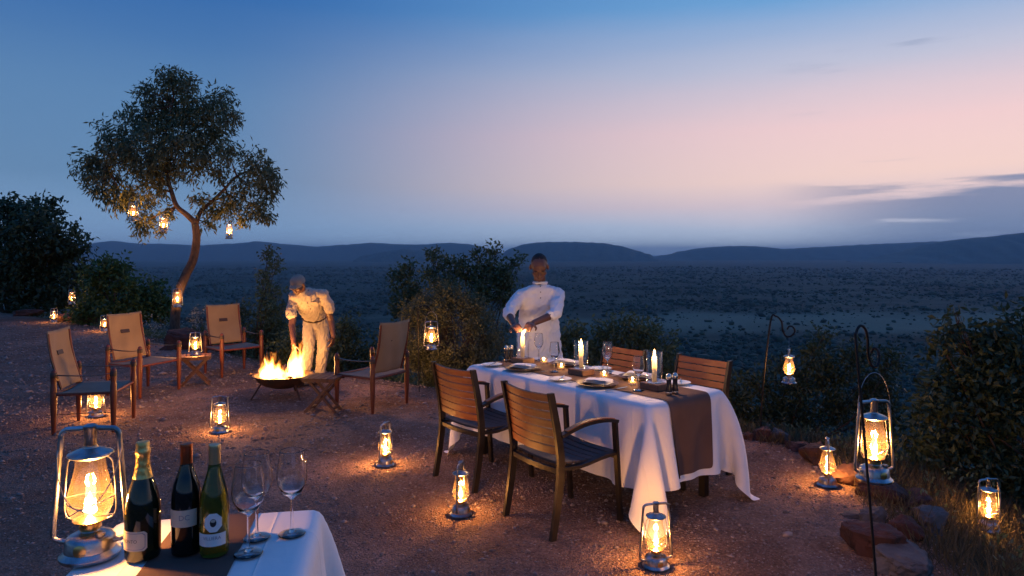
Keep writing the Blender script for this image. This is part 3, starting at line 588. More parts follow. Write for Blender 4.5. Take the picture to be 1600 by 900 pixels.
# ------------------------------------------------------------------ hurricane lanterns
def arc(c, r, a0, a1, n, plane='xz'):
    return [Vector((c[0]+r*math.cos(a), c[1], c[2]+r*math.sin(a))) for a in np.linspace(rad(a0), rad(a1), n)]
def make_lantern():
    t = thing('hurricane_lantern', 'x', 'lantern', group='burning hurricane lanterns')
    tank = MB().lathe([(.0, .0), (.070, .0), (.073, .004), (.073, .010), (.066, .016), (.064, .019), (.061, .022), (.059, .048), (.055, .056), (.040, .064), (.024, .069), (.022, .074), (0, .075)], 32).build('fuel_tank', M_galv, t)
    cp = MB().lathe([(.011, .0), (.013, .003), (.013, .010), (.009, .013), (0, .0135)], 14, (.034, -.024, .060)).build('filler_cap', M_galv, tank)
    MB().lathe([(.0, 0), (.016, 0), (.014, .002), (0, .0025)], 20, (0, -.0605, .036), M=Matrix.Diagonal((1, .6, 1)) @ Euler((rad(90), 0, 0)).to_matrix()).build('badge', M_brass, tank)
    f = MB()
    for s in (-1, 1):
        P = [(s*.052, 0, .040), (s*.066, 0, .042), (s*.088, 0, .050), (s*.092, 0, .068), (s*.0855, 0, .15), (s*.079, 0, .235), (s*.073, 0, .312)]
        P += [(s*(.073-.020*(1-math.cos(a))), 0, .318+.022*math.sin(a)) for a in np.linspace(.3, math.pi/2, 4)] + [(s*.020, 0, .341), (0, 0, .341)]
        f.tube(smooth_path(P, 3), .0068, 10)
    f.build('side_tubes', M_galv, t)
    MB().lathe([(.015, .283), (.015, .335), (.0175, .338), (.0175, .348), (.008, .353), (0, .354)], 18).build('air_chimney', M_galv, t)
    MB().lathe([(.034, .262), (.050, .268), (.055, .272), (.054, .276), (.036, .284), (.018, .290), (.016, .296)], 26, cap=(False, False)).build('hood', M_galv, t)
    MB().lathe([(.032, .100), (.043, .109), (.052, .128), (.0555, .148), (.053, .170), (.045, .202), (.037, .236), (.034, .266)], 28, cap=(False, False)).build('glass_chimney', M_glassl, t)
    bn = MB().lathe([(.024, .072), (.027, .078), (.027, .090), (.040, .096), (.042, .100), (.034, .103), (.012, .112), (.006, .118)], 24).build('burner', M_brass, t)
    w = MB()
    for s in (-1, 1):
        w.tube(smooth_path([(s*.034, .0, .268), (s*.052, 0, .258), (s*.058, 0, .235), (s*.063, 0, .17), (s*.064, 0, .125), (s*.055, 0, .104), (s*.040, 0, .098)], 3), .0020, 6)
        w.tube(smooth_path([(s*.062, 0, .160), (s*.036, -.046, .154), (0, -.059, .142), (-s*.036, -.047, .122), (-s*.058, 0, .110)], 4), .0014, 5)
    w.tube(smooth_path([(.062, 0, .158), (.036, .046, .152), (0, .058, .150), (-.036, .046, .152), (-.062, 0, .158)], 4), .0014, 5)
    w.build('wire_guard', M_galv, t)
    fl = MB().lathe([(.004, 0), (.013, .006), (.017, .014), (.0155, .024), (.010, .038), (.0075, .052), (.0055, .064), (.002, .078), (0, .082)], 12, M=Matrix.Diagonal((1, .7, 1))).build('flame', M_flame, t, loc=(0, 0, .110))
    MB().tube([(math.cos(a)*.079, 0, math.sin(a)*.165) for a in np.linspace(0, math.pi, 19)], .0016, 6).build('bail', M_galv, t, loc=(0, 0, .300))
    ld = bpy.data.lights.new('lantern_glow', 'POINT'); ld.energy = 24.0; ld.color = (1, .42, .105); ld.shadow_soft_size = .016
    lo = bpy.data.objects.new('flame_light', ld); C.objects.link(lo); lo.parent = t; lo.location = (0, 0, .150)
    return t
lan0 = make_lantern(); first = [True]
def lantern(loc, rz, label, up=False, scale=1.0):
    if first[0]: t = lan0; t.location = loc; t.rotation_euler = (0, 0, rz); t['label'] = label; first[0] = False
    else: t = dup(lan0, loc, rz, label)
    t.scale = (scale,)*3
    for c in t.children:
        if c.name.startswith('flame') and c.type == 'MESH': k = random.uniform(.72, 1.22); c.scale = (random.uniform(.8, 1.15), random.uniform(.8, 1.15), k); c.rotation_euler = (random.uniform(-.06, .06), random.uniform(-.06, .06), random.uniform(0, 3))
        if c.name.startswith('bail'): c.rotation_euler = (0 if up else rad(163 if random.random() < .5 else -163), 0, 0)
    return t
def gl(px, py, rz, label, scale=1.0, back=.05):
    p = GT(px, py); return lantern((p.x, p.y+back, gz(p.x, p.y+back)), rad(rz), label, False, scale)
ZT = .87                                  # top of the drinks table in the foreground
p = G(141, 872, ZT); lantern((p.x, p.y, ZT+.006), rad(8), 'large lit lantern on the drinks table beside the champagne bottle', False, 1.02)
gl(145, 653, 5, 'lit lantern on the gravel underneath a canvas chair')
gl(340, 678, 4, 'lit lantern on open gravel in front of the fire bowl and canvas chairs')
gl(600, 731, 72, 'lit lantern alone on the gravel between the camp chairs and the dining chairs')
gl(719, 810, 78, 'lit lantern on the gravel close to the feet of two dining chairs')
gl(1028, 893, 12, 'lit lantern on the gravel below the trailing corner of the tablecloth')
gl(1298, 763, 70, 'lit lantern at the gravel edge leaning on a tall reddish rock')
gl(1553, 835, 10, 'lit lantern low in the grass beyond the rock pile', 1.0)
gl(82, 504, 60, 'lit lantern standing at the far gravel edge beside an orange rock', 1.0)
gl(161, 518, 20, 'lit lantern on the gravel edge behind a canvas chair')
# iron crooks that carry lanterns
def crook(label, Yd, base, pts, hang, rz, lab2, r=.006, scale=1.0, back=0):      # back: how far the crook swings away behind its pole
    b = pt(*base, Yd); b.z = gz(b.x, b.y)-.02
    n = len(pts); P = [pt(x, y, Yd+back*max(0, (k-1)/(n-2)))-b for k, (x, y) in enumerate(pts)]
    o = MB().tube(smooth_path([Vector((0, 0, 0))]+P, 5), r, 8).build('iron_crook', M_iron, None, loc=b); tag(o, label, 'crook', 'iron lantern crooks')
    h = pt(*hang, Yd+back); lantern((h.x, h.y, h.z-.463*scale), rad(rz), lab2, True, scale)
crook('black iron crook with curled end beside the rock pile', 2.92, (1379, 1016), [(1352, 700), (1338, 540), (1338, 520), (1344, 509), (1352, 514), (1356, 530), (1357, 555), (1362, 571), (1370, 572), (1374, 562), (1372, 548), (1366, 544), (1361, 551)], (1366, 583), 10, 'large lit lantern hanging from the iron crook above the rock pile', .0058, 1.03, .12)
crook('thin iron crook on the slope beyond the table end', 6.4, (1188, 700), [(1192, 607), (1204, 503), (1212, 494), (1221, 502), (1223, 515), (1228, 525), (1236, 525), (1242, 518), (1239, 511), (1233, 510), (1230, 515)], (1233, 528), 68, 'small lit lantern hanging from the crook over the slope', .008, .92)
crook('thin iron crook in front of the rounded bush', 8.35, (655, 617), [(654, 560), (653, 490), (658, 479), (668, 479), (674, 487)], (674, 487), 8, 'lit lantern hanging in front of the rounded olive bush', .006, 1.0)
crook('thin iron crook among the far bushes', 17.0, (133, 505), [(132, 475), (130, 445), (122, 437), (113, 443)], (112, 445), 70, 'lit lantern hanging from the crook among the far bushes', .009, 1.05)
for (x, y, lab, rz, dy) in [(208, 307, 'lit lantern hanging highest in the tree crown', 15, -.45), (255, 326, 'lit lantern hanging in the tree next to the forked trunk', 60, -.35), (358, 336, 'lit lantern hanging under the tree limb that reaches towards the fire', 75, -.3)]:
    h = pt(x, y, TY+dy); lantern((h.x, h.y, h.z-.463), rad(rz), lab, True, 1.0)
h = pt(277, 443, TY-.2); lantern((h.x, h.y, h.z-.463), rad(10), 'lit lantern tied against the lower trunk of the tree', True, 1.05)

# ------------------------------------------------------------------ draped cloths
def drape(L, Wd, d, zt, sp=.045, steps=150, iters=9, seed=1, zmin=.006, ycuts=None):
    rg = np.random.default_rng(seed); ko = int(round(d/sp))
    def axis(half):
        o = np.linspace(0, d, ko+1)[1:]; ins = np.linspace(-half, half, int(round(2*half/sp))+1); return np.concatenate([-half-o[::-1], ins, half+o])
    xs = axis(L/2); ys = axis(Wd/2); nx, ny = len(xs), len(ys)
    P = np.stack(np.meshgrid(xs, ys, indexing='ij')+[np.full((nx, ny), zt)], -1)
    pin = (np.abs(P[..., 0]) <= L/2+1e-6) & (np.abs(P[..., 1]) <= Wd/2+1e-6)
    w = (~pin).astype(float)[..., None]; P0 = P.copy(); P[..., 2] += rg.normal(0, .004, (nx, ny))*w[..., 0]; Q = P.copy()
    def sets():
        for di, dj, st in ((1, 0, .9), (0, 1, .9), (1, 1, .35), (1, -1, .35), (2, 0, .12), (0, 2, .12)):
            for ph in range(2*max(di, abs(dj)) if di == 0 or dj == 0 else 2):
                stp = 2*max(di, abs(dj)) if (di == 0 or dj == 0) else 2
                if di: sa = slice(ph, nx-di, stp); sb = slice(ph+di, nx, stp)
                else: sa = sb = slice(None)
                if dj > 0 and not di: ta = slice(ph, ny-dj, stp); tb_ = slice(ph+dj, ny, stp)
                elif dj > 0: ta = slice(0, ny-1); tb_ = slice(1, ny)
                elif dj < 0: ta = slice(1, ny); tb_ = slice(0, ny-1)
                else: ta = tb_ = slice(None)
                a0 = P0[sa, ta]; b0 = P0[sb, tb_]; n = min(a0.shape[0], b0.shape[0]); m_ = min(a0.shape[1], b0.shape[1])
                rest = np.linalg.norm(a0[:n, :m_]-b0[:n, :m_], axis=-1, keepdims=True)
                yield sa, ta, sb, tb_, n, m_, rest, st
    SS = list(sets())
    for it in range(steps):
        v = (P-Q)*.94; Q = P.copy(); P = P+(v+np.array([0, 0, -.0022]))*w
        for _ in range(iters):
            for sa, ta, sb, tb_, n, m_, rest, st in SS:
                A = P[sa, ta][:n, :m_]; B = P[sb, tb_][:n, :m_]; wa = w[sa, ta][:n, :m_]; wb = w[sb, tb_][:n, :m_]
                D = B-A; l = np.linalg.norm(D, axis=-1, keepdims=True)+1e-9; c = D*(l-rest)/l/np.maximum(wa+wb, 1)*st
                A += c*wa; B -= c*wb
        # keep outside the table block and above the ground
        ex = L/2+.004-np.abs(P[..., 0]); ey = Wd/2+.004-np.abs(P[..., 1]); ins = (ex > 0) & (ey > 0) & (P[..., 2] < zt-.002) & ~pin
        mx_ = ins & (ex <= ey); my_ = ins & (ex > ey)
        P[..., 0] = np.where(mx_, np.sign(P[..., 0])*(L/2+.004), P[..., 0]); P[..., 1] = np.where(my_, np.sign(P[..., 1])*(Wd/2+.004), P[..., 1])
        P[..., 2] = np.maximum(P[..., 2], zmin)
    return P, xs, ys
def gridmesh(name, P, m, parent=None, sub=1):
    nx, ny = P.shape[:2]; a, c = np.meshgrid(np.arange(nx-1), np.arange(ny-1), indexing='ij'); a = a.ravel(); c = c.ravel()
    o = fastmesh(name, P.reshape(-1, 3), np.stack([a*ny+c, (a+1)*ny+c, (a+1)*ny+c+1, a*ny+c+1], 1), m, parent, True)
    if sub: s_ = o.modifiers.new('subdivision', 'SUBSURF'); s_.levels = sub; s_.render_levels = sub
    return o
def offset_grid(P, e):
    dx = np.gradient(P, axis=0); dy = np.gradient(P, axis=1); n = np.cross(dx, dy); n /= np.linalg.norm(n, axis=-1, keepdims=True)+1e-9
    return P+n*e

# dining table: near corner A, long side u, short side v
TL, TW, TZ = 1.98, .79, .75
A = Vector((.858, 4.277, 0)); ua = math.atan2(1.583, -1.253); u = Vector((math.cos(ua), math.sin(ua), 0)); v = Vector((math.sin(ua), -math.cos(ua), 0))
def TT(tt, s, z=TZ+.004): p = A+u*tt+v*s; return Vector((p.x, p.y, z))
ctr = A+u*TL/2+v*TW/2
tabr = math.atan2(-u.y, -u.x)             # local +x points along -u, to the table end that shows the hanging runner
dt = thing('dining_table', 'long dining table hidden under the white cloth', 'table', ctr, tabr)
MB().box((0, 0, TZ-.022), (TL-.05, TW-.05, .035)).build('tabletop', M_teakd, dt, False)
for sx in (-1, 1):
    for sy in (-1, 1): MB().bar((sx*(TL/2-.10), sy*(TW/2-.09), 0), (sx*(TL/2-.10), sy*(TW/2-.09), TZ-.04), .05, .05).build('leg', M_bronze, dt, False)
P, xs, ys = drape(TL, TW, .535, TZ, .045, 170, 9, 4)
tc_ = gridmesh('tablecloth', P, M_cloth); tc_.location = ctr; tc_.rotation_euler = (0, 0, tabr); tag(tc_, 'white cloth draped over the long dining table, corners trailing', 'tablecloth')
jj = np.where(np.abs(ys) < .245)[0]; ii = np.arange(1, len(xs)-1)
Pr = offset_grid(P, .005)[ii][:, jj]; rn = gridmesh('table_runner', Pr, M_runner); rn.location = ctr; rn.rotation_euler = (0, 0, tabr); tag(rn, 'brown runner along the dining table hanging over its end', 'table runner')
TS = TZ+.008                               # top of runner / cloth

# drinks table in the foreground
e1 = Vector((-.983, -.182, 0)); e2 = Vector((.182, -.983, 0)); C0 = Vector((-.627, 2.235, 0)); DL, DW = .61, .72
dc = C0+e1*DL/2+e2*DW/2; dr = math.atan2(e2.y, e2.x)
d2 = thing('drinks_table', 'small square table under a white cloth holding wine bottles and a lantern', 'table', dc, dr)
MB().box((0, 0, ZT-.022), (DW-.05, DL-.05, .035)).build('tabletop', M_teakd, d2, False)
for sx in (-1, 1):
    for sy in (-1, 1): MB().bar((sx*(DW/2-.06), sy*(DL/2-.06), 0), (sx*(DW/2-.06), sy*(DL/2-.06), ZT-.04), .045, .045).build('leg', M_bronze, d2, False)
P, xs, ys = drape(DW, DL, .50, ZT, .038, 150, 9, 9)
c2 = gridmesh('drinks_tablecloth', P, M_cloth); c2.location = dc; c2.rotation_euler = (0, 0, dr); tag(c2, 'white cloth on the drinks table with the wine bottles', 'tablecloth')
jj = np.where(np.abs(ys) < .14)[0]; Pr = offset_grid(P, .004)[1:-1][:, jj]; r2 = gridmesh('drinks_runner', Pr, M_runner); r2.location = dc; r2.rotation_euler = (0, 0, dr); tag(r2, 'brown runner across the drinks table under the wine bottles', 'table runner')

# ------------------------------------------------------------------ dining chairs
def make_chair():
    t = thing('dining_chair', 'x', 'chair', group='slatted dining armchairs')
    for s in (-1, 1):
        P = smooth_path([(s*.245, -.285, 0), (s*.245, -.245, .22), (s*.245, -.222, .43), (s*.245, -.245, .62), (s*.245, -.300, .875)], 4)
        m2 = MB(); V = []; n = len(P)
        for q, p_ in enumerate(P):
            w = .012; d = .020+.004*math.sin(math.pi*q/(n-1))
            V += [(p_.x-w, p_.y-d, p_.z), (p_.x+w, p_.y-d, p_.z), (p_.x+w, p_.y+d, p_.z), (p_.x-w, p_.y+d, p_.z)]
        Fc = [(0, 3, 2, 1), tuple(4*(n-1)+k for k in range(4))]
        for q in range(n-1):
            for k in range(4): Fc.append((4*q+k, 4*q+(k+1) % 4, 4*q+4+(k+1) % 4, 4*q+4+k))
        m2.add(V, Fc).build('leg', M_bronze, t, False)
        MB().bar((s*.245, .262, 0), (s*.245, .215, .635), .024, .040, (1, 0, 0), .003).build('leg', M_bronze, t)
        ar = MB(); Q = smooth_path([(s*.247, .228, .640), (s*.252, .10, .662), (s*.250, -.06, .655), (s*.247, -.225, .612)], 4)
        for a, b in zip(Q, Q[1:]): ar.bar(a, b+(b-a)*.06, .044, .020, (0, 0, 1))
        arm = ar.build('armrest', M_bronze, t, False)
        ar = MB()
        for a, b in zip(Q[1:-2], Q[2:-1]): ar.bar(a+Vector((0, 0, .0125)), b+(b-a)*.06+Vector((0, 0, .0125)), .036, .008, (0, 0, 1))
        ar.build('arm_pad', M_teak, arm, False)
        sr = MB(); Q = smooth_path([(s*.236, .235, .438), (s*.236, .10, .428), (s*.236, -.08, .405), (s*.236, -.225, .415)], 3)
        for a, b in zip(Q, Q[1:]): sr.bar(a, b+(b-a)*.05, .020, .044, (1, 0, 0))
        sr.build('seat_rail', M_bronze, t, False)
    MB().bar((-.24, .236, .412), (.24, .236, .412), .028, .020, (0, 1, 0)).build('front_rail', M_bronze, t, False)
    rb = MB(); Q = [Vector((x, -.228-.022*math.cos(x/.24*math.pi/2), .398)) for x in np.linspace(-.24, .24, 9)]
    for a, b in zip(Q, Q[1:]): rb.bar(a, b+(b-a)*.05, .030, .022, (0, 1, 0))
    rb.build('rear_rail', M_bronze, t, False)
    def slat(w, hgt, th, bow, flat):          # slat bowed over its width
        n = 9; V = []; Fc = []
        for q in range(n):
            x = -w/2+w*q/(n-1); o = -bow*math.cos(x/w*math.pi)
            if flat: V += [(x, -hgt/2, o-th/2), (x, hgt/2, o-th/2), (x, hgt/2, o+th/2), (x, -hgt/2, o+th/2)]
            else: V += [(x, o-th/2, -hgt/2), (x, o+th/2, -hgt/2), (x, o+th/2, hgt/2), (x, o-th/2, hgt/2)]
        for q in range(n-1):
            for k in range(4): Fc.append((4*q+k, 4*q+4+k, 4*q+4+(k+1) % 4, 4*q+(k+1) % 4))
        Fc += [(0, 1, 2, 3), tuple(4*(n-1)+k for k in (3, 2, 1, 0))]
        return V, Fc
    me = bpy.data.meshes.new('back_slat'); V, Fc = slat(.468, .047, .014, .028, False); me.from_pydata(V, [], Fc); me.materials.append(M_teak)
    for q in range(7):
        z = .520+q*.0535; o = bpy.data.objects.new('back_slat', me); C.objects.link(o); o.parent = t
        yy = -.232-(z-.50)**1.35*.235; o.location = (0, yy, z); o.rotation_euler = (rad(9+q*1.0), 0, 0)
    me = bpy.data.meshes.new('seat_slat'); V, Fc = slat(.450, .050, .014, .010, True); me.from_pydata(V, [], Fc); me.materials.append(M_teakd)
    for q in range(8):
        y = -.19+q*.0575; k = (y+.2)/.43; o = bpy.data.objects.new('seat_slat', me); C.objects.link(o); o.parent = t
        o.location = (0, y, .443-.020*math.sin(math.pi*(1-k)*.95)); o.rotation_euler = (rad(5*math.cos(math.pi*k)*-1), 0, 0)
    return t
ch0 = make_chair()
def face(dx, dy): return math.atan2(dy, dx)-math.pi/2
fv = face(.80, .60)
def seat_at(rear, fwd, label, first_=False):       # rear: midpoint between the rear feet
    f = Vector(fwd).normalized(); p = Vector(rear)+f*.285; rz = face(f.x, f.y)
    if first_: ch0.location = (p.x, p.y, 0); ch0.rotation_euler = (0, 0, rz); ch0['label'] = label; return ch0
    return dup(ch0, (p.x, p.y, 0), rz, label)
seat_at((.100, 4.235, 0), (.82, .57, 0), 'slatted dining armchair with the gravel lantern at its foot, near the runner end', True)
seat_at((-.425, 5.03, 0), (.76, .65, 0), 'slatted dining armchair at the table on the side towards the fire bowl')
seat_at((1.515, 5.43, 0), (-.80, -.60, 0), 'slatted dining armchair across the table next to the hanging runner end')
seat_at((.985, 6.02, 0), (-.80, -.60, 0), 'slatted dining armchair across the table between the waiter and the end chair')

# ------------------------------------------------------------------ things on the dining table
def wine_glass(hh=.235, r=.040):
    s = hh/.235; k = r/.040
    pr = [(.036*k, 0), (.034*k, .0025*s), (.012*k, .006*s), (.0045, .012*s), (.0038, .05*s), (.0042, .098*s), (.010*k, .106*s), (.026*k, .118*s), (.0375*k, .140*s), (.041*k, .160*s), (.0395*k, .185*s), (.035*k, .212*s), (.0328*k, .2325*s), (.0325*k, .235*s)]
    return pr
def make_glass(name, label, hh, r, group):
    t = thing(name, label, 'wine glass', group=group); pr = wine_glass(hh, r)
    inner = [(max(r_-.0013, .0004), z+.0010) for r_, z in pr[7:]][::-1]+[(.0004, pr[6][1]+.006)]
    MB().lathe(pr[5:]+[(pr[-1][0]-.0006, pr[-1][1]+.0008)]+inner, 32, cap=(True, False)).build('bowl', M_crystal, t, sharp=False)
    MB().lathe(pr[2:6], 16, cap=(True, True)).build('stem', M_crystal, t)
    MB().lathe(pr[:3], 32, cap=(True, True)).build('foot', M_crystal, t)
    return t
g0 = make_glass('wine_glass', 'empty wine glass beside the end candle, next to the hanging runner', .235, .040, 'wine glasses on the dining table')
g0.location = TT(.319, .267, TS)
for (a_, b_, lab) in [(.93, .60, 'empty wine glass in a pair across the table, in front of the far chair'), (.99, .665, 'empty wine glass at the back of the pair across the table'), (1.234, .315, 'empty wine glass near the middle candle on the chair side'), (1.76, .60, 'empty wine glass next to the candle the waiter lights')]:
    dup(g0, TT(a_, b_, TS), 0, lab)
# hurricane candles
def flame_part(t, z, s=1.0):
    MB().lathe([(.002, 0), (.006, .006), (.0078, .013), (.0062, .024), (.003, .036), (0, .046)], 10, M=Matrix.Diagonal((s, s, s))).build('flame', M_cflame, t, loc=(0, 0, z))
def candle():
    t = thing('hurricane_candle', 'x', 'candle', group='candles in glass cylinders on the dining table')
    MB().lathe([(.050, .002), (.055, .005), (.055, .215), (.0535, .217), (.0525, .215)], 32, cap=(True, False)).build('glass_cylinder', M_glass, t)
    MB().lathe([(.0, .004), (.0170, .004), (.0170, .180), (.0160, .184), (.0148, .185)], 20, cap=(False, False)).build('wax_candle', M_wax, t)      # hollow shell, shaped so the flame inside makes the wax glow
    MB().tube([(0, 0, .006), (.001, 0, .120)], .001, 6).build('wick', M_wick, t)
    MB().lathe([(.001, 0), (.004, .006), (.0045, .05), (.0062, .075), (.0080, .090), (.0068, .104), (.0035, .118), (0, .130)], 10).build('flame', M_lflame, t, loc=(0, 0, .105))  # stretched down inside the shell to light the wax from within
    ld = bpy.data.lights.new('candle_glow', 'POINT'); ld.energy = 11.0; ld.color = (1, .50, .17); ld.shadow_soft_size = .012
    lo = bpy.data.objects.new('flame_light', ld); C.objects.link(lo); lo.parent = t; lo.location = (0, 0, .222)
    return t
cd = candle(); blk = None
for q, (tt, lab) in enumerate([(.29, 'tall lit candle in a glass cylinder beside mills at the runner end'), (1.02, 'tall lit candle in a glass cylinder at the middle of the dining table'), (1.74, 'candle in a glass cylinder that the waiter is lighting')]):
    p = TT(tt, .40, TS)
    if blk is None: blk = MB().box((0, 0, .021), (.165, .13, .042), None, .003).build('wooden_block', M_block, None); bo = blk
    else: bo = blk.copy(); C.objects.link(bo)
    bo.location = p; bo.rotation_euler = (0, 0, tabr); tag(bo, ['brown wooden block under the candle at the runner end', 'brown wooden block under the middle candle', 'brown wooden block under the candle being lit'][q], 'block', 'candle blocks')
    pc = p+Vector((0, 0, .043))
    if q == 0: cd.location = pc; cd['label'] = lab
    else: dup(cd, pc, 0, lab)
CANDLE1 = TT(1.74, .40, TS)+Vector((0, 0, .043))
def tealight():
    t = thing('tealight', 'x', 'tealight', group='tealights in glass cups')
    MB().lathe([(.020, .0), (.030, .002), (.033, .010), (.034, .050), (.031, .050), (.029, .010)], 22, cap=(True, False)).build('glass_cup', M_glassl, t)
    MB().lathe([(0, .008), (.019, .008), (.019, .020), (0, .020)], 16).build('wax_candle', M_wax, t)
    flame_part(t, .020, .62)
    ld = bpy.data.lights.new('tealight_glow', 'POINT'); ld.energy = 1.1; ld.color = (1, .52, .18); ld.shadow_soft_size = .008
    lo = bpy.data.objects.new('flame_light', ld); C.objects.link(lo); lo.parent = t; lo.location = (0, 0, .036)
    return t
tl = tealight()
for q, (a_, b_, lab) in enumerate([(.49, .40, 'lit tealight in a glass cup near the candle at the runner end'), (.80, .43, 'lit tealight in a glass cup between the end candle and middle candle'), (1.28, .43, 'lit tealight in a glass cup between middle candle and the one being lit'), (1.60, .52, 'lit tealight in a glass cup beside the candle being lit')]):
    if q == 0: tl.location = TT(a_, b_, TS); tl['label'] = lab
    else: dup(tl, TT(a_, b_, TS), 0, lab)
# place settings
chm = MB().lathe([(0, .004), (.095, .004), (.125, .011), (.150, .018), (.152, .020), (.148, .021), (.122, .014), (.095, .008), (0, .008)], 40)
spm = MB().lathe([(0, .003), (.055, .003), (.085, .011), (.087, .013), (.084, .013), (.055, .006), (0, .006)], 36)
def napkin_mesh():
    mb = MB(); nx, ny = 13, 9
    for lay in range(3):
        V = []; w = .215-.008*lay; d = .115-.006*lay
        for i_ in range(nx):
            for j_ in range(ny):
                a_ = i_/(nx-1)-.5; b_ = j_/(ny-1)-.5
                V.append((a_*w, b_*d, .012*lay*.75+.004*math.sin(a_*5+lay)*math.cos(b_*4)+.012*(.5-abs(a_))**.5*(1 if lay else .3)+ .006*a_))
        Fc = [(i_*ny+j_, (i_+1)*ny+j_, (i_+1)*ny+j_+1, i_*ny+j_+1) for i_ in range(nx-1) for j_ in range(ny-1)]
        mb.add(V, Fc)
    return mb
nm = napkin_mesh()
def fork_mesh():
    m = MB(); m.bar((0, -.10, .002), (0, .035, .003), .008, .0025, (1, 0, 0)); m.bar((0, .03, .003), (0, .05, .004), .02, .002, (1, 0, 0))
    for k in (-1.5, -.5, .5, 1.5): m.bar((k*.0055, .048, .004), (k*.0055, .095, .003), .003, .002, (1, 0, 0))
    return m
def knife_mesh():
    m = MB(); m.bar((0, -.11, .003), (0, .0, .003), .011, .005, (1, 0, 0), .001); m.add([(-.006, 0, .002), (.007, 0, .002), (.008, .08, .002), (.002, .115, .002), (-.006, .11, .002), (-.006, 0, .0035), (.007, 0, .003), (.008, .08, .003), (.002, .115, .003), (-.006, .11, .0035)], [(4, 3, 2, 1, 0), (5, 6, 7, 8, 9)]+[(k, (k+1) % 5, 5+(k+1) % 5, 5+k) for k in range(5)])
    return m
fm, km = fork_mesh(), knife_mesh(); proto = {}
def put(kind, mb, m, loc, rz, label, cat, group, solid=0):
    if kind not in proto: o = mb.build(kind, m, None); proto[kind] = o
    else: o = proto[kind].copy(); C.objects.link(o)
    o.location = loc; o.rotation_euler = (0, 0, rz); return tag(o, label, cat, group)
for q, (tt, ss, sgn, who) in enumerate([(.63, .185, 1, 'the seat by the gravel lantern'), (1.47, .180, 1, 'the seat on the fire bowl side'), (.62, .612, -1, 'the seat opposite the gravel lantern'), (1.40, .612, -1, 'the seat beside the waiter')]):
    base = TT(tt, ss, TS); fw = v*sgn; rt = Vector((fw.y, -fw.x, 0)); rz = math.atan2(fw.y, fw.x)-math.pi/2
    put('charger_plate', chm, M_charger, base, 0, 'round brown charger plate at '+who, 'plate', 'charger plates')
    put('napkin', nm, M_cloth, base+Vector((0, 0, .020)), rz+rad(18), 'folded white napkin on the charger at '+who, 'napkin', 'folded napkins')
    put('fork', fm, M_steel, base-rt*.185+Vector((0, 0, .0)), rz, 'steel fork beside the charger at '+who, 'fork', 'table forks')
    put('knife', km, M_steel, base+rt*.185, rz, 'steel table knife beside the charger at '+who, 'knife', 'table knives')
    sp = base-rt*.315-fw*.075
    put('side_plate', spm, M_plate, sp, 0, 'small white side plate at '+who, 'plate', 'white side plates')
    put('knife', km, M_steel, sp+Vector((.01, 0, .0125)), rz+rad(35), 'butter knife resting on the side plate at '+who, 'knife', 'butter knives')
# salt and pepper mills
def mill():
    t = thing('spice_mill', 'x', 'mill', group='salt and pepper mills')
    MB().lathe([(0, 0), (.021, 0), (.022, .004), (.0215, .030), (.017, .060), (.0155, .078), (.018, .100)], 22, cap=(True, True)).build('body', M_mill, t)
    MB().lathe([(.0185, .100), (.0195, .104), (.019, .125), (.013, .136), (.005, .139), (.0, .140)], 22).build('cap', M_milltop, t)
    MB().lathe([(.0223, .004), (.0228, .006), (.0228, .016), (.0223, .018)], 22, cap=(False, False)).build('band', M_milltop, t)
    return t
ml = mill(); ml.location = TT(.105, .325, TS); ml['label'] = 'dark spice mill nearer the table corner at the runner end'
dup(ml, TT(.100, .385, TS), 0, 'dark spice mill nearer the far chairs at the runner end'); dup(ml, TT(1.885, .335, TS), 0, 'dark spice mill at the waiter end, nearer the chair side'); dup(ml, TT(1.88, .385, TS), 0, 'dark spice mill at the waiter end, nearer the waiter')

# ------------------------------------------------------------------ drinks table things
g1 = make_glass('drinks_glass', 'empty wine glass on the white cloth edge of the drinks table', .245, .043, 'wine glasses on the drinks table')
p = G(456, 836, ZT); g1.location = (p.x, p.y, ZT+.004)
for (x, y, lab) in [(388, 868, 'empty wine glass beside the white wine bottle, in front of another glass'), (401, 843, 'empty wine glass behind the one beside the white wine bottle')]:
    p = G(x, y, ZT); dup(g1, (p.x, p.y, ZT+.006), 0, lab)
def on_bottle(mb2d, r, z0, phi):            # wrap flat art (x to the right, y up) round a bottle
    return [Vector((r*math.sin(phi+q.x/r), -r*math.cos(phi+q.x/r), z0+q.y)) for q in mb2d]
def text_part(txt, size, r, z0, phi, m, parent, name='lettering'):
    cu = bpy.data.curves.new('t', 'FONT'); cu.body = txt; cu.size = size; cu.align_x = 'CENTER'; cu.align_y = 'CENTER'; cu.resolution_u = 3
    o = bpy.data.objects.new('t', cu); C.objects.link(o); dg = bpy.context.evaluated_depsgraph_get(); dg.update()
    me = bpy.data.meshes.new_from_object(o.evaluated_get(dg)); bpy.data.objects.remove(o)
    bm = bmesh.new(); bm.from_mesh(me); bmesh.ops.triangulate(bm, faces=bm.faces[:])
    for v_ in bm.verts: v_.co = on_bottle([v_.co], r, z0, phi)[0]
    bm.to_mesh(me); bm.free(); me.name = name; me.materials.clear(); return link(name, me, m, parent)
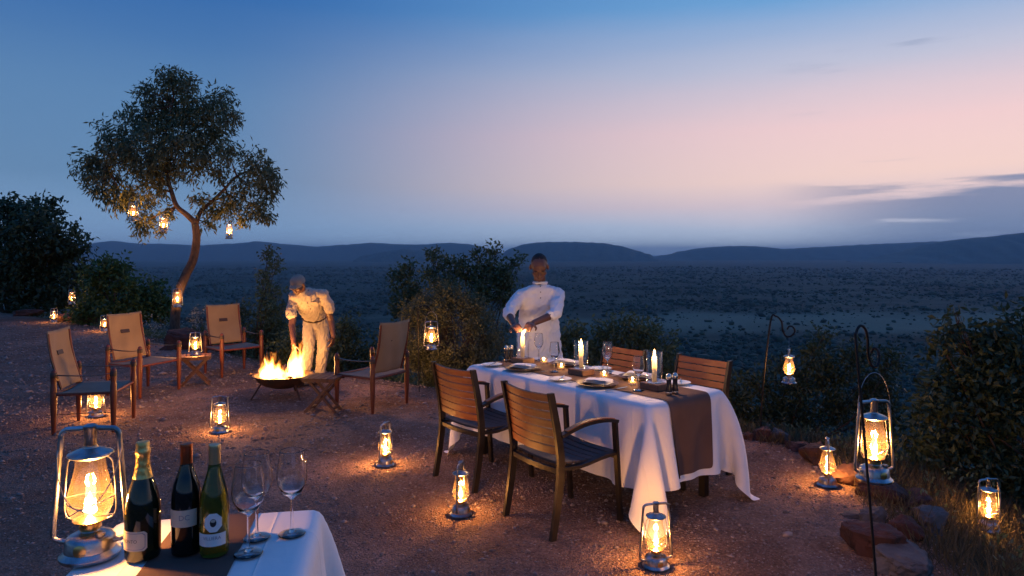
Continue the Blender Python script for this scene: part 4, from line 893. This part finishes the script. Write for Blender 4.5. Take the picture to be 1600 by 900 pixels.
def label_part(poly, r, z0, phi, m, parent, name='paper_label', n=24):
    xs_ = [p_[0] for p_ in poly]; x0, x1 = min(xs_), max(xs_)
    def span(x):
        ys_ = []
        for (a_, b_) in zip(poly, poly[1:]+poly[:1]):
            if (a_[0]-x)*(b_[0]-x) <= 0 and abs(a_[0]-b_[0]) > 1e-9: ys_.append(a_[1]+(b_[1]-a_[1])*(x-a_[0])/(b_[0]-a_[0]))
        return min(ys_), max(ys_)
    V = []
    for k in range(n+1):
        x = x0+1e-5+(x1-x0-2e-5)*k/n; lo_, hi_ = span(x); V += on_bottle([Vector((x, lo_)), Vector((x, hi_))], r, z0, phi)
    return mkobj(name, V, [(2*k, 2*k+2, 2*k+3, 2*k+1) for k in range(n)], m, parent, True)
def chamf(w, hgt, c): return [(-w/2+c, -hgt/2), (w/2-c, -hgt/2), (w/2, -hgt/2+c), (w/2, hgt/2-c), (w/2-c, hgt/2), (-w/2+c, hgt/2), (-w/2, hgt/2-c), (-w/2, -hgt/2+c)]
def bottle(name, label, px, py, rz):
    p = G(px, py, ZT); return thing(name, label, 'bottle', (p.x, p.y, ZT+.006), rad(rz), 'bottles on the drinks table')
t = bottle('champagne_bottle', 'dark green sparkling wine bottle with gold foil neck', 223, 873, -2); r = .0445
MB().lathe([(0, .006), (.030, 0), (.042, .002), (r, .010), (r, .130), (.043, .150), (.037, .178), (.028, .205), (.020, .232), (.0165, .250), (.0155, .270)], 40).build('glass_body', M_champ, t)
MB().lathe([(.0250, .216), (.0215, .231), (.0180, .250), (.0170, .268), (.0172, .278), (.0190, .281), (.0190, .290), (.0172, .294), (.0178, .306), (.0165, .312), (0, .3135)], 32, cap=(False, True)).build('foil', M_gold, t)
lb = label_part(chamf(.094, .052, .007), r+.0006, .058, -.28, M_cream, t); label_part(chamf(.086, .044, .006), r+.0009, .058, -.28, M_ltxt, lb, 'label_border'); label_part(chamf(.083, .041, .006), r+.0012, .058, -.28, M_cream, lb, 'label_field')
text_part('MONTO', .0125, r+.0016, .058, -.28, M_black, lb)
t = bottle('red_wine_bottle', 'near-black red wine bottle with copper capsule and wide cream label', 291, 866, 0); r = .0385
MB().lathe([(0, .008), (.026, 0), (.036, .002), (r, .008), (r, .145), (.0375, .165), (.033, .190), (.025, .213), (.0175, .235), (.0150, .250), (.0145, .285)], 40).build('glass_body', M_redb, t)
MB().lathe([(.0158, .244), (.0155, .252), (.0152, .288), (.0160, .290), (.0160, .298), (.0150, .300), (0, .3005)], 28, cap=(False, True)).build('capsule', M_copper, t)
lb = label_part([(-.044, -.023), (.044, -.023), (.044, .023), (-.044, .023)], r+.0006, .105, .05, M_cream, t); text_part('DC', .020, r+.0010, .107, .30, M_ltxt, lb)
t = bottle('white_wine_bottle', 'olive green white wine bottle with screw cap and octagonal emblem label', 335, 868, 0); r = .0375
MB().lathe([(0, .008), (.026, 0), (.035, .002), (r, .008), (r, .130), (.036, .155), (.031, .182), (.024, .207), (.0180, .230), (.0150, .248), (.0140, .262)], 40).build('glass_body', M_whiteb, t)
MB().lathe([(.0152, .240), (.0152, .285), (.0156, .287), (.0156, .297), (.0148, .300), (0, .3005)], 28, cap=(False, True)).build('screw_cap', M_screw, t)
lb = label_part([(-.043, -.017), (.043, -.017), (.043, .017), (-.043, .017)], r+.0006, .050, .12, M_white, t); text_part('VILLIERA', .0125, r+.0011, .055, .22, M_ltxt, lb)
em = label_part(chamf(.046, .050, .014), r+.0006, .097, .32, M_white, t, 'emblem_label')
label_part([(.0085*math.cos(a), .011*math.sin(a)) for a in np.linspace(0, 2*math.pi, 20, endpoint=False)], r+.0011, .097, .32, M_black, em, 'emblem', 14)
label_part([(.0062*math.cos(a), .0042*math.sin(a)) for a in np.linspace(0, 2*math.pi, 16, endpoint=False)], r+.0015, .1025, .32, M_cream, em, 'emblem', 10)

# ------------------------------------------------------------------ canvas camp chairs
def make_camp():
    t = thing('camp_chair', 'x', 'chair', group='folding canvas camp chairs round the fire')
    hw, hd = .285, .255
    legp = [(.0001, 0), (.015, 0), (.017, .01), (.023, .16), (.028, .30), (.0285, .33), (.0285, .45), (.024, .47), (.0245, .50), (.027, .53), (.025, .575), (.021, .600), (.012, .612), (0, .614)]
    me = bpy.data.meshes.new('leg'); mb = MB().lathe(legp, 16); me.from_pydata([tuple(q) for q in mb.v], [], mb.f); me.polygons.foreach_set('use_smooth', [True]*len(me.polygons)); me.materials.append(M_maho)
    for sx in (-1, 1):
        for sy in (-1, 1):
            o = bpy.data.objects.new('leg', me); C.objects.link(o); o.parent = t; o.location = (sx*hw, sy*hd, 0)
        MB().tube([(sx*hw, -hd, .375), (sx*hw, hd, .375)], .014, 10).build('side_rail', M_maho, t)
        MB().tube([(sx*hw, -hd, .19), (sx*hw, hd, .19)], .003, 6).build('tension_cord', M_leather, t) if sx > 0 else None
        st = MB(); Q = smooth_path([(sx*hw, -hd+.0, .560), (sx*hw, -.08, .548), (sx*hw, .10, .546), (sx*hw, hd, .562)], 4)
        for a, b in zip(Q, Q[1:]): st.bar(a, b+(b-a)*.03, .040, .005, (0, 0, 1))
        ar = st.build('arm_strap', M_leather, t, False)
        MB().lathe([(.0275, .535), (.0285, .538), (.0285, .580), (.0265, .583)], 16, (sx*hw, hd, 0), cap=(False, False)).build('strap_loop', M_leather, ar)
        MB().lathe([(.0275, .535), (.0285, .538), (.0285, .580), (.0265, .583)], 16, (sx*hw, -hd, 0), cap=(False, False)).build('strap_loop', M_leather, ar)
    for sy in (-1, 1): MB().tube([(-hw, sy*hd, .375), (hw, sy*hd, .375)], .014, 10).build('cross_rail', M_maho, t)
    # sagging canvas seat
    nx, ny = 15, 13; V = []
    for i_ in range(nx):
        for j_ in range(ny):
            a_ = i_/(nx-1)*2-1; b_ = j_/(ny-1)*2-1; V.append((a_*(hw+.012), b_*(hd-.012), .393-.035*(1-a_*a_)*(1-.35*b_*b_)-.02*(1-b_*b_)*abs(a_)**6*0))
    Fc = [(i_*ny+j_, (i_+1)*ny+j_, (i_+1)*ny+j_+1, i_*ny+j_+1) for i_ in range(nx-1) for j_ in range(ny-1)]
    so_ = mkobj('canvas_seat', V, Fc, M_canvs, t, True); k = so_.modifiers.new('thickness', 'SOLIDIFY'); k.thickness = .006
    # tilting back: two stiles and a stretched panel
    def bp_(s): return Vector((0, -.205-.115*s-.02*math.sin(math.pi*s), .415+.525*s))
    for sx in (-1, 1):
        MB().tube([bp_(s)+Vector((sx*.232, -.004, 0)) for s in np.linspace(0, 1.0, 7)], .0125, 10).build('back_stile', M_maho, t)
        MB().bar((sx*.232, -.232, .510), (sx*.288, -.250, .510), .016, .016).build('pivot', M_maho, t)
    nx, ny = 15, 17; V = []
    for i_ in range(nx):
        for j_ in range(ny):
            a_ = i_/(nx-1)*2-1; s = j_/(ny-1)*1.03; p_ = bp_(s); V.append((a_*(.247), p_.y-.022*(1-a_*a_)+.004*math.sin(a_*7+s*5), p_.z+.012*(a_*a_)*(s > .9)+.004*math.sin(a_*9)*(1-abs(a_))*.5))
    bk = mkobj('canvas_back', V, Fc if False else [(i_*ny+j_, i_*ny+j_+1, (i_+1)*ny+j_+1, (i_+1)*ny+j_) for i_ in range(nx-1) for j_ in range(ny-1)], M_canvas, t, True); k = bk.modifiers.new('thickness', 'SOLIDIFY'); k.thickness = .005; k.offset = 0
    c_ = bp_(.62); Mx = Euler((rad(-17), 0, 0)).to_matrix()
    pa = MB().box(c_+Vector((0, -.0155, 0)), (.120, .006, .046), Euler((rad(17), 0, 0))).build('leather_patch', M_leather, bk, False)
    return t
cm = make_camp()
def camp(feet, ang, label, first_=False):
    p = Vector((*feet, 0)); rz = rad(ang-90)
    if first_: cm.location = p; cm.rotation_euler = (0, 0, rz); cm['label'] = label; return cm
    return dup(cm, p, rz, label)
camp((-4.10, 6.72), 12, 'canvas camp chair with a lantern burning beneath its seat', True)
camp((-4.50, 8.35), -20, 'canvas camp chair between the lantern-lit seat and the folding stool with a lantern')
camp((-3.95, 9.68), -42, 'canvas camp chair next to the reddish boulder and fire bowl')
camp((-1.55, 7.58), 150, 'canvas camp chair with its back to the rounded olive bush')

# folding camp stools used as side tables
def make_stool():
    t = thing('folding_stool', 'x', 'stool', group='folding wooden stools')
    w, d, hh = .38, .34, .38
    for q in range(5): MB().box(((q-2)*w/5, 0, hh-.010), (w/5-.006, d, .020), None, .002).build('top_slat', M_stool, t)
    for sy in (-1, 1):
        MB().box((0, sy*(d/2-.03), hh-.032), (w-.02, .022, .024)).build('batten', M_stool, t, False)
        MB().bar((-.17, sy*(d/2-.065), 0), (.15, sy*(d/2-.065), hh-.03), .030, .020, (0, 1, 0), .003).build('leg', M_stool, t)
        MB().bar((.17, sy*(d/2-.092), 0), (-.15, sy*(d/2-.092), hh-.03), .030, .020, (0, 1, 0), .003).build('leg', M_stool, t)
    MB().bar((-.13, -d/2+.07, .045), (-.13, d/2-.07, .045), .03, .018).build('stretcher', M_stool, t, False)
    MB().bar((.13, -d/2+.1, .045), (.13, d/2-.1, .045), .03, .018).build('stretcher', M_stool, t, False)
    return t
st = make_stool(); st.location = (-4.10, 8.85, 0); st.rotation_euler = (0, 0, rad(22)); st['label'] = 'folding wooden stool with a lit lantern on top'
dup(st, (-2.03, 7.36, 0), rad(-8), 'empty folding wooden stool beside the fire bowl')
lantern((-4.11, 8.86, .382), rad(15), 'lit lantern standing on the folding stool', False, .85)

# ------------------------------------------------------------------ fire bowl
FB = Vector((-2.70, 8.06, 0))
t = thing('fire_bowl', 'shallow dark steel fire bowl on short splayed legs', 'fire bowl', FB)
MB().lathe([(0, .115), (.12, .120), (.22, .155), (.29, .205), (.325, .262), (.345, .268), (.345, .274), (.320, .272), (.283, .212), (.215, .165), (.12, .130), (0, .125)], 40).build('bowl', M_rust, t)
for a in (205, 320, 85): MB().tube([(math.cos(rad(a))*.24, math.sin(rad(a))*.24, .19), (math.cos(rad(a))*.36, math.sin(rad(a))*.36, 0)], .011, 8).build('leg', M_rust, t)
for s in (0, 180): MB().tube([(math.cos(rad(s))*.345+dx, dy, z) for dx, dy, z in [(0, -.05, .268), (math.cos(rad(s))*.04, -.04, .275), (math.cos(rad(s))*.045, .04, .275), (0, .05, .268)]], .006, 6).build('handle', M_rust, t)
for q, (a, tilt, lab) in enumerate([(10, 14, 'charred log burning across the fire bowl'), (70, 12, 'charred log leaning towards the bending man in the fire'), (130, 16, 'short charred log at the stool side of the fire')]):
    d = Vector((math.cos(rad(a)), math.sin(rad(a)), 0)); c = FB+Vector((0, 0, .20+.025*q))
    P = [c-d*.2+Vector((0, 0, -.01)), c+Vector((.01, 0, .01)), c+d*.2+Vector((0, 0, .05))]
    o = MB().tube([x-c for x in smooth_path(P, 4)], [.035+.004*math.sin(k*2+q) for k in range(9)], 10).build('firewood_log', M_log, None, loc=c); tag(o, lab, 'log', 'burning firewood')
mf = bpy.data.materials.new('wood fire flames'); mf.use_nodes = True; t_ = mf.node_tree; t_.nodes.remove(t_.nodes['Principled BSDF'])
tcn = N(t_, 'ShaderNodeTexCoord'); sp = N(t_, 'ShaderNodeSeparateXYZ'); mp = N(t_, 'ShaderNodeMapping'); mp.inputs['Scale'].default_value = (11, 11, 4.2); mp.inputs['Location'].default_value = (2.3, 1.1, .4)
t_.links.new(tcn.outputs['Object'], sp.inputs[0]); t_.links.new(tcn.outputs['Object'], mp.inputs[0])
nz = N(t_, 'ShaderNodeTexNoise'); nz.inputs['Detail'].default_value = 3; nz.inputs['Distortion'].default_value = 1.1; nz.inputs['Scale'].default_value = 1.0; t_.links.new(mp.outputs[0], nz.inputs[0])
fx, fy, fz = sp.outputs
def lobe(x0, ax, ay, hz):
    a = mathn(t_, 'POWER', mathn(t_, 'ABSOLUTE', mathn(t_, 'DIVIDE', mathn(t_, 'SUBTRACT', fx, x0), ax)), 2.0)
    b = mathn(t_, 'POWER', mathn(t_, 'ABSOLUTE', mathn(t_, 'DIVIDE', fy, ay)), 2.0)
    c = mathn(t_, 'POWER', mathn(t_, 'DIVIDE', mathn(t_, 'MAXIMUM', fz, 0), hz), 1.2)
    return mathn(t_, 'SUBTRACT', 1.0, mathn(t_, 'ADD', mathn(t_, 'ADD', a, b), c))
fld = mathn(t_, 'MAXIMUM', lobe(-.13, .21, .22, .27), mathn(t_, 'MAXIMUM', lobe(.17, .135, .19, .42), lobe(0, .33, .26, .15)))
val = mathn(t_, 'ADD', fld, mathn(t_, 'MULTIPLY', mathn(t_, 'SUBTRACT', nz.outputs[0], .53), 2.9))
ms = N(t_, 'ShaderNodeMapRange', interpolation_type='SMOOTHSTEP'); t_.links.new(val, ms.inputs[0]); ms.inputs[1].default_value = .05; ms.inputs[2].default_value = .75
rp = ramp(t_, [(0, (1, .16, .01, 1)), (.4, (1, .36, .05, 1)), (1, (1, .58, .16, 1))]); t_.links.new(ms.outputs[0], rp.inputs[0])
em_ = N(t_, 'ShaderNodeEmission'); t_.links.new(rp.outputs[0], em_.inputs[0]); t_.links.new(mathn(t_, 'MULTIPLY', ms.outputs[0], 80), em_.inputs[1]); t_.links.new(em_.outputs[0], t_.nodes['Material Output'].inputs['Volume'])
mf.cycles.volume_step_rate = .25
fo = thing('fire', 'bright yellow wood fire burning in the steel bowl', 'fire', FB+Vector((0, 0, .215)))
MB().lathe([(0, -.02), (.20, -.02), (.30, .045), (.33, .10), (.31, .25), (.29, .42), (.18, .52), (0, .52)], 24).build('flames', mf, fo)
ld = bpy.data.lights.new('fire_glow', 'POINT'); ld.energy = 70; ld.color = (1, .45, .13); ld.shadow_soft_size = .10
lo = bpy.data.objects.new('fire_light', ld); C.objects.link(lo); lo.parent = fo; lo.location = (0, 0, .20)

# ------------------------------------------------------------------ people
def axes(f, upish):
    f = Vector(f).normalized(); s = f.cross(Vector(upish)).normalized(); return s, f, s.cross(f)
def head(mb, c, f, up, k=1.0):
    s, f, u_ = axes(f, up); c = Vector(c); M = Matrix((s, f, u_)).transposed()
    P = lambda a, b, d: c+(s*a+f*b+u_*d)*k
    mb.ball(P(0, -.008, .030), (.074*k, .093*k, .085*k), M); mb.ball(P(0, .030, -.035), (.060*k, .062*k, .072*k), M); mb.ball(P(0, .062, -.095), (.024*k, .020*k, .020*k), M)
    mb.ball(P(0, .060, .030), (.058*k, .030*k, .045*k), M)
    for q in (-1, 1):
        mb.capsule(P(q*.012, .090, .026), P(q*.048, .070, .024), .011*k, .009*k); mb.ball(P(q*.040, .062, -.022), (.024*k, .024*k, .022*k), M)
        mb.ball(P(q*.080, -.008, -.005), (.010*k, .018*k, .031*k), M); mb.ball(P(q*.011, .102, -.028), (.011*k, .011*k, .009*k), M)
    mb.capsule(P(0, .090, .014), P(0, .110, -.022), .008*k, .012*k); mb.ball(P(0, .092, -.052), (.025*k, .013*k, .008*k), M); mb.ball(P(0, .089, -.067), (.021*k, .013*k, .009*k), M)
    return P, M
def hand(mb, w, d, back, thumb, curl=.5, k=1.0):        # d: pointing direction, back: back of the hand, thumb: +1/-1 side
    d = Vector(d).normalized(); b = Vector(back); b = (b-d*b.dot(d)).normalized(); s = d.cross(b)*thumb; w = Vector(w)
    for q in (-.026, -.009, .009, .026): mb.capsule(w+d*.015*k+s*q*.7*k, w+d*.080*k+s*q*k, .0145*k, .0125*k)
    for q, L in ((.030, .072), (.010, .080), (-.010, .074), (-.029, .060)):
        p = w+d*.085*k+s*q*k; a = curl*.5
        for seg, fr in ((0, .42), (1, .32), (2, .26)):
            a += curl*.75*(1 if seg else .6); e = p+(d*math.cos(a)-b*math.sin(a))*L*fr*k; mb.capsule(p, e, (.0095-.001*seg)*k, (.0088-.001*seg)*k, 10); p = e
    p = w+d*.022*k+s*.028*k; e = p+(d*.6+s*.75-b*.25).normalized()*.042*k; mb.capsule(p, e, .013*k, .011*k, 10); p = e; e = p+(d*.9+s*.15-b*.5).normalized()*.032*k; mb.capsule(p, e, .0105*k, .009*k, 10)
def loft(mb, rings, seg=28):                            # rings: centre, side axis, front axis, half width, half depth
    V = []; Fc = []
    for (c, s, f, a, b) in rings:
        for k in range(seg):
            an = 2*math.pi*k/seg; V.append(Vector(c)+Vector(s)*math.cos(an)*a+Vector(f)*math.sin(an)*b)
    for i_ in range(len(rings)-1):
        for k in range(seg):
            k2 = (k+1) % seg; Fc.append((i_*seg+k, i_*seg+k2, (i_+1)*seg+k2, (i_+1)*seg+k))
    Fc.append(tuple(range(seg))[::-1]); Fc.append(tuple((len(rings)-1)*seg+k for k in range(seg))); mb.add(V, Fc)
def crease(o, amp, fr=(11, 11, 17), seed=0):
    me = o.data; n = len(me.vertices); co_ = np.empty(n*3, np.float32); me.vertices.foreach_get('co', co_); co_ = co_.reshape(-1, 3); nr = np.empty(n*3, np.float32); me.vertices.foreach_get('normal', nr); nr = nr.reshape(-1, 3)
    x, y, z = (co_*np.array(fr)+seed).T
    w = np.sin(x+1.7*np.sin(z*.6)+y)*np.sin(z+.8*np.sin(x*1.3))+.6*np.sin(2.3*x-1.9*z+y)*np.sin(1.1*z+2.1*y); w = 1-np.abs(w)
    co_ += nr*(amp*(w-.5))[:, None].astype(np.float32); me.vertices.foreach_set('co', co_.ravel()); me.update()
def buttons(parent, pts, n, r, m, label=None):
    for p_ in pts:
        MB().capsule(Vector(p_)-Vector(n)*.002, Vector(p_)+Vector(n)*.002, r, r*.8, 10).build('button', m, parent)

# --- waiter in a white tunic, leaning to light a candle
wb = Vector((.265, 6.68, 0)); wt = thing('person', 'person in white tunic standing behind the table lighting a candle', 'person', wb)
def q_(px, py, Yd): return pt(px, py, Yd)-wb
pel = q_(842, 520, 6.66); che = q_(843, 468, 6.62); nk = q_(844, 441, 6.585); hc = q_(842.5, 417.5, 6.50)
rs_, ls_ = q_(805, 459, 6.60), q_(880, 455, 6.60); re_, le_ = q_(794, 489, 6.36), q_(868, 490, 6.33)
lighter = CANDLE1+Vector((.0, .0, .245))-wb; cw = CANDLE1-wb
rw = q_(803, 508, 6.10); lw = q_(831, 506, 6.11)
mb = MB(); hp, HM = head(mb, hc, (0, -1, -.62), (0, -.6, 1), 1.06)
mb.capsule(hc+Vector((0, .035, -.03)), nk+Vector((0, .02, -.02)), .052, .058)
loft(mb, [(nk, (1, 0, 0), (0, 1, 0), .055, .05), (nk-Vector((0, 0, .06)), (1, 0, 0), (0, 1, 0), .13, .06), (che, (1, 0, 0), (0, 1, 0), .15, .09), (pel+Vector((0, 0, .1)), (1, 0, 0), (0, 1, 0), .12, .08), (pel, (1, 0, 0), (0, 1, 0), .14, .09)])
for a, b_, c_, th in ((rs_, re_, rw, -1), (ls_, le_, lw, 1)):
    a = a+(che-a)*.20-Vector((0, 0, .012)); mb.capsule(a, b_, .042, .040); mb.capsule(b_, c_, .040, .027)
for sx in (-1, 1):
    hip = Vector((sx*.085, 0, .90)); kn = Vector((sx*.10, -.02, .48)); an = Vector((sx*.11, .02, .08)); mb.capsule(hip, kn, .08, .055); mb.capsule(kn, an, .052, .036); mb.capsule(an-Vector((0, 0, .04)), an+Vector((0, -.14, -.045)), .034, .03)
hand(mb, rw, (cw+Vector((-.035, .03, .26)))-rw, (-.5, .1, .8), 1, .55); hand(mb, lw, (cw+Vector((.045, .045, .27)))-lw, (.4, .2, .8), -1, .55)
body = remeshed('body', mb, .0065, M_skin, wt, 3)
mb = MB(); s, f, u_ = axes((0, -1, -.62), (0, -.6, 1)); mb.ball(hc+(f*-.020+u_*.037)*1.06, (.0785, .0950, .0890), Matrix((s, f, u_)).transposed()); hr = mb.build('hair', M_hair, wt)
mb = MB()
for q in (-1, 1): mb.ball(hp(q*.030, .083, .006), (.013, .006, .004), HM, 10)
mb.build('eyes', M_black, wt)
mb = MB(); ex = (1, 0, 0); fy_ = (0, 1, 0)
loft(mb, [(nk+Vector((0, .0, -.012)), ex, fy_, .064, .062), (nk-Vector((0, 0, .030)), ex, fy_, .085, .072), (nk-Vector((0, 0, .05)), ex, fy_, .135, .082), (nk-Vector((0, 0, .085)), ex, fy_, .190, .092), (che+Vector((0, 0, .06)), ex, fy_, .205, .122), (che-Vector((0, 0, .05)), ex, fy_, .195, .128), (pel+Vector((-.003, 0, .16)), ex, fy_, .192, .128), (pel+Vector((0, 0, .0)), ex, fy_, .208, .142), (pel+Vector((.006, 0, -.16)), ex, fy_, .215, .150), (pel+Vector((.012, 0, -.285)), ex, fy_, .228, .160)])
for a, b_, c_ in ((rs_, re_, rw), (ls_, le_, lw)):
    a2 = a+(che-a)*.20-Vector((0, 0, .012)); mb.capsule(a2, a2.lerp(b_, .5), .062, .062); mb.capsule(a2.lerp(b_, .5), b_, .064, .056); mb.capsule(b_, b_.lerp(c_, .20), .056, .053)
for q in (rs_, ls_): mb.capsule(nk-Vector((0, 0, .055)), q+(che-q)*.22-Vector((0, 0, .010)), .050, .062)
tu = remeshed('tunic', mb, .009, M_tunic, wt, 10); crease(tu, .010, (30, 24, 26), 2.0); crease(tu, .005, (60, 50, 40), 5.0)
MB().tube([nk+Vector((.062*math.cos(a), .058*math.sin(a)-.002, -.004)) for a in np.linspace(0, 2*math.pi, 24, endpoint=False)], .013, 8, closed=True).build('collar', M_tunic, tu)
buttons(tu, [nk+Vector((0, -.083-.008*k, -.035-.055*k)) for k in range(3)], (0, -1, 0), .006, M_black)
mb = MB()
for sx in (-1, 1): mb.capsule((sx*.09, 0, .88), (sx*.10, -.015, .48), .105, .08); mb.capsule((sx*.10, -.015, .48), (sx*.11, .01, .075), .08, .068)
remeshed('trousers', mb, .012, M_dark, wt, 4)
for sx in (-1, 1): 
    mb = MB(); mb.capsule((sx*.11, .03, .040), (sx*.115, -.16, .036), .042, .036, 14, (0, 0, 1), .9); mb.build('shoe', M_shoe, wt)
lg = MB().tube([Vector((0, 0, 0)), Vector((.012, -.01, -.05))], .004, 8).build('match', M_twig, None, loc=wb+cw+Vector((-.012, .012, .262))); tag(lg, 'burning match held over the candle by the waiter', 'match')
fl2 = MB().lathe([(.002, 0), (.007, .006), (.009, .013), (.007, .024), (.003, .036), (0, .046)], 10).build('flame', M_cflame, lg, loc=(.012, -.01, -.055)); fl2.rotation_euler = (0, rad(35), 0)

# --- man in stone-coloured clothes, bending over the fire
mbx = Vector((-2.54, 8.85, 0)); mt_ = thing('person', 'person in beige cap, short-sleeved shirt and pale trousers bending over the fire', 'person', mbx)
def q_(px, py, Yd): return pt(px, py, Yd)-mbx
pel = q_(494, 497, 8.88); che = q_(480, 467, 8.60); nk = q_(470, 453.5, 8.44); hc = q_(465.5, 445, 8.33)
rs_, ls_ = q_(454, 467, 8.48), q_(511, 458, 8.64); re_, le_ = q_(456, 508, 8.42), q_(517, 500, 8.72); rw = q_(459, 538, 8.28); lw = q_(521, 526, 8.66)
rh, lh = q_(484, 506, 8.84), q_(504, 504, 8.88); rk, lk = q_(482, 546, 8.74), q_(505, 544, 8.82); ra, la = q_(476, 592, 8.80), q_(499, 592, 8.92)
side = (ls_-rs_).normalized(); spine = (nk-pel).normalized(); frn = spine.cross(side).normalized(); frn = -frn if frn.y > 0 else frn
mb = MB(); hf = (-.30, -1, -.42); hu = (-.1, -.4, 1); hp, HM = head(mb, hc, hf, hu, 1.0); mb.capsule(hc+Vector((.02, .05, -.01)), nk, .052, .058)
loft(mb, [(nk, side, frn, .06, .05), (nk-spine*.06, side, frn, .13, .07), (che, side, frn, .145, .09), (pel+spine*.1, side, frn, .12, .085), (pel, (1, 0, 0), (0, 1, 0), .13, .09)])
for a, b_, c_ in ((rs_, re_, rw), (ls_, le_, lw)): a = a+(che-a)*.22; mb.capsule(a, b_, .044, .042); mb.capsule(b_, c_, .041, .028)
for a, b_, c_ in ((rh, rk, ra), (lh, lk, la)): mb.capsule(a, b_, .075, .055); mb.capsule(b_, c_, .052, .036); mb.capsule(Vector((c_.x, c_.y, .05)), Vector((c_.x-.03, c_.y-.14, .04)), .034, .03)
hand(mb, rw, (.10, -.1, -1), (-.6, -.8, 0), -1, 1.1); hand(mb, lw, (-.15, -.15, -1), (.9, -.3, 0), 1, .45)
remeshed('body', mb, .0065, M_skin, mt_, 3)
mb = MB(); loft(mb, [(nk+spine*.01, side, frn, .066, .060), (nk-spine*.02, side, frn, .085, .072), (nk-spine*.06, side, frn, .170, .092), (che+spine*.04, side, frn, .185, .122), (che-spine*.06, side, frn, .180, .128), (pel+spine*.13, side, frn, .158, .122), (pel+spine*.045, side, frn, .153, .117)])
for a, b_ in ((rs_, re_), (ls_, le_)): mb.capsule(a+(che-a)*.22, a.lerp(b_, .5), .062, .066); mb.capsule(a.lerp(b_, .4), a.lerp(b_, .60), .066, .067)
for q in (rs_, ls_): mb.capsule(nk-spine*.062, q+(che-q)*.18, .058, .064)
sh = remeshed('shirt', mb, .009, M_khaki, mt_, 9); crease(sh, .009, (34, 28, 28), 1.0); crease(sh, .004, (70, 60, 50), 4.0)
cf = che+frn*.128; buttons(sh, [che+frn*.126+spine*(.06-.06*k)+side*.0 for k in range(4)], frn, .006, M_black)
MB().box(che+frn*.122+side*.075+spine*.02, (.075, .006, .085), Matrix((side, frn, spine)).transposed(), .002).build('pocket', M_khaki, sh)
MB().tube([nk+spine*.012+side*.060*math.cos(a)+frn*.056*math.sin(a) for a in np.linspace(0, 2*math.pi, 20, endpoint=False)], .012, 8, closed=True).build('collar', M_khaki, sh)
mb = MB(); loft(mb, [(pel+spine*.075, side, frn, .150, .115), (pel, (1, 0, 0), (0, 1, 0), .158, .120), (pel-Vector((0, 0, .09)), (1, 0, 0), (0, 1, 0), .162, .120), (pel-Vector((0, 0, .13)), (1, 0, 0), (0, 1, 0), .15, .11)])
for a, b_, c_ in ((rh, rk, ra), (lh, lk, la)): mb.capsule(a, b_, .090, .074); mb.capsule(b_, Vector((c_.x, c_.y, .10)), .073, .066); mb.capsule(Vector((c_.x, c_.y, .12)), Vector((c_.x, c_.y-.01, .07)), .072, .074)
tr_ = remeshed('trousers', mb, .010, M_chino, mt_, 4); crease(tr_, .010, (34, 34, 22), 3.0); crease(tr_, .004, (60, 60, 40), 6.0)
MB().tube([pel+spine*.062+side*.158*math.cos(a)+frn*.121*math.sin(a) for a in np.linspace(0, 2*math.pi, 28, endpoint=False)], .011, 8, closed=True).build('belt', M_leather, mt_)
for c_ in (ra, la): MB().capsule((c_.x, c_.y+.03, .042), (c_.x-.04, c_.y-.17, .038), .044, .038, 14, (0, 0, 1), .9).build('shoe', M_shoe, mt_)
s, f, u_ = axes(hf, hu); M3 = Matrix((s, f, u_)).transposed(); cc = hc+(u_*.040-f*.006)
V = []; prof = [(max(math.cos(a), 1e-3), math.sin(a)) for a in np.linspace(0, math.pi/2, 8)]
cap = MB().lathe([(1.02, -.18)]+prof, 24, cc, (False, False), M3 @ Matrix.Diagonal((.084, .104, .088))).build('cap', M_cap, mt_)
nb_ = 13; V = []; Fc = []
for lay in (0, 1):
    for k in range(nb_):
        a = rad(20+140*k/(nb_-1)); V.append(cc+s*.082*math.cos(a)+f*.100*math.sin(a)+u_*(-.012+.004*lay)); V.append(cc+s*.080*math.cos(a)+f*(.100*math.sin(a)+.060*math.sin(math.pi*k/(nb_-1))**.6)+u_*(-.030+.016*abs(math.cos(a))*-1+.004*lay))
for k in range(nb_-1): a = 2*k; b_ = a+2*nb_; Fc += [(a, a+1, a+3, a+2), (b_, b_+2, b_+3, b_+1), (a+1, b_+1, b_+3, a+3)]
mkobj('brim', V, Fc, M_cap, cap, True); MB().ball(cc+u_*.089, (.008, .008, .005), M3, 10).build('cap_button', M_cap, cap)
h0 = rw+Vector((.01, -.03, -.085))+mbx; h1 = FB+Vector((.05, .02, .30))
sk = MB().tube([x-h0 for x in smooth_path([h0+(h0-h1)*.12, h0.lerp(h1, .5)+Vector((-.01, 0, .01)), h1], 4)], [.020, .021, .019, .020, .022, .021, .020, .019, .017], 9).build('stick_of_firewood', M_log, None, loc=h0); tag(sk, 'stick of firewood held down into the fire by the bending man', 'stick')

# ------------------------------------------------------------------ evening haze over the valley
hz = MB().box((0, 0, 125), (100000, 100000, 510)).build('haze', None, None, False); stuff(hz); tag(hz, 'thin blue evening haze over the whole valley', 'haze')
mh = bpy.data.materials.new('evening haze'); mh.use_nodes = True; t_ = mh.node_tree; t_.nodes.remove(t_.nodes['Principled BSDF'])
pv = N(t_, 'ShaderNodeVolumePrincipled'); pv.inputs['Color'].default_value = (.76, .88, 1, 1); pv.inputs['Density'].default_value = 4.5e-5; pv.inputs['Anisotropy'].default_value = 0
t_.links.new(pv.outputs[0], t_.nodes['Material Output'].inputs['Volume']); hz.data.materials.append(mh)
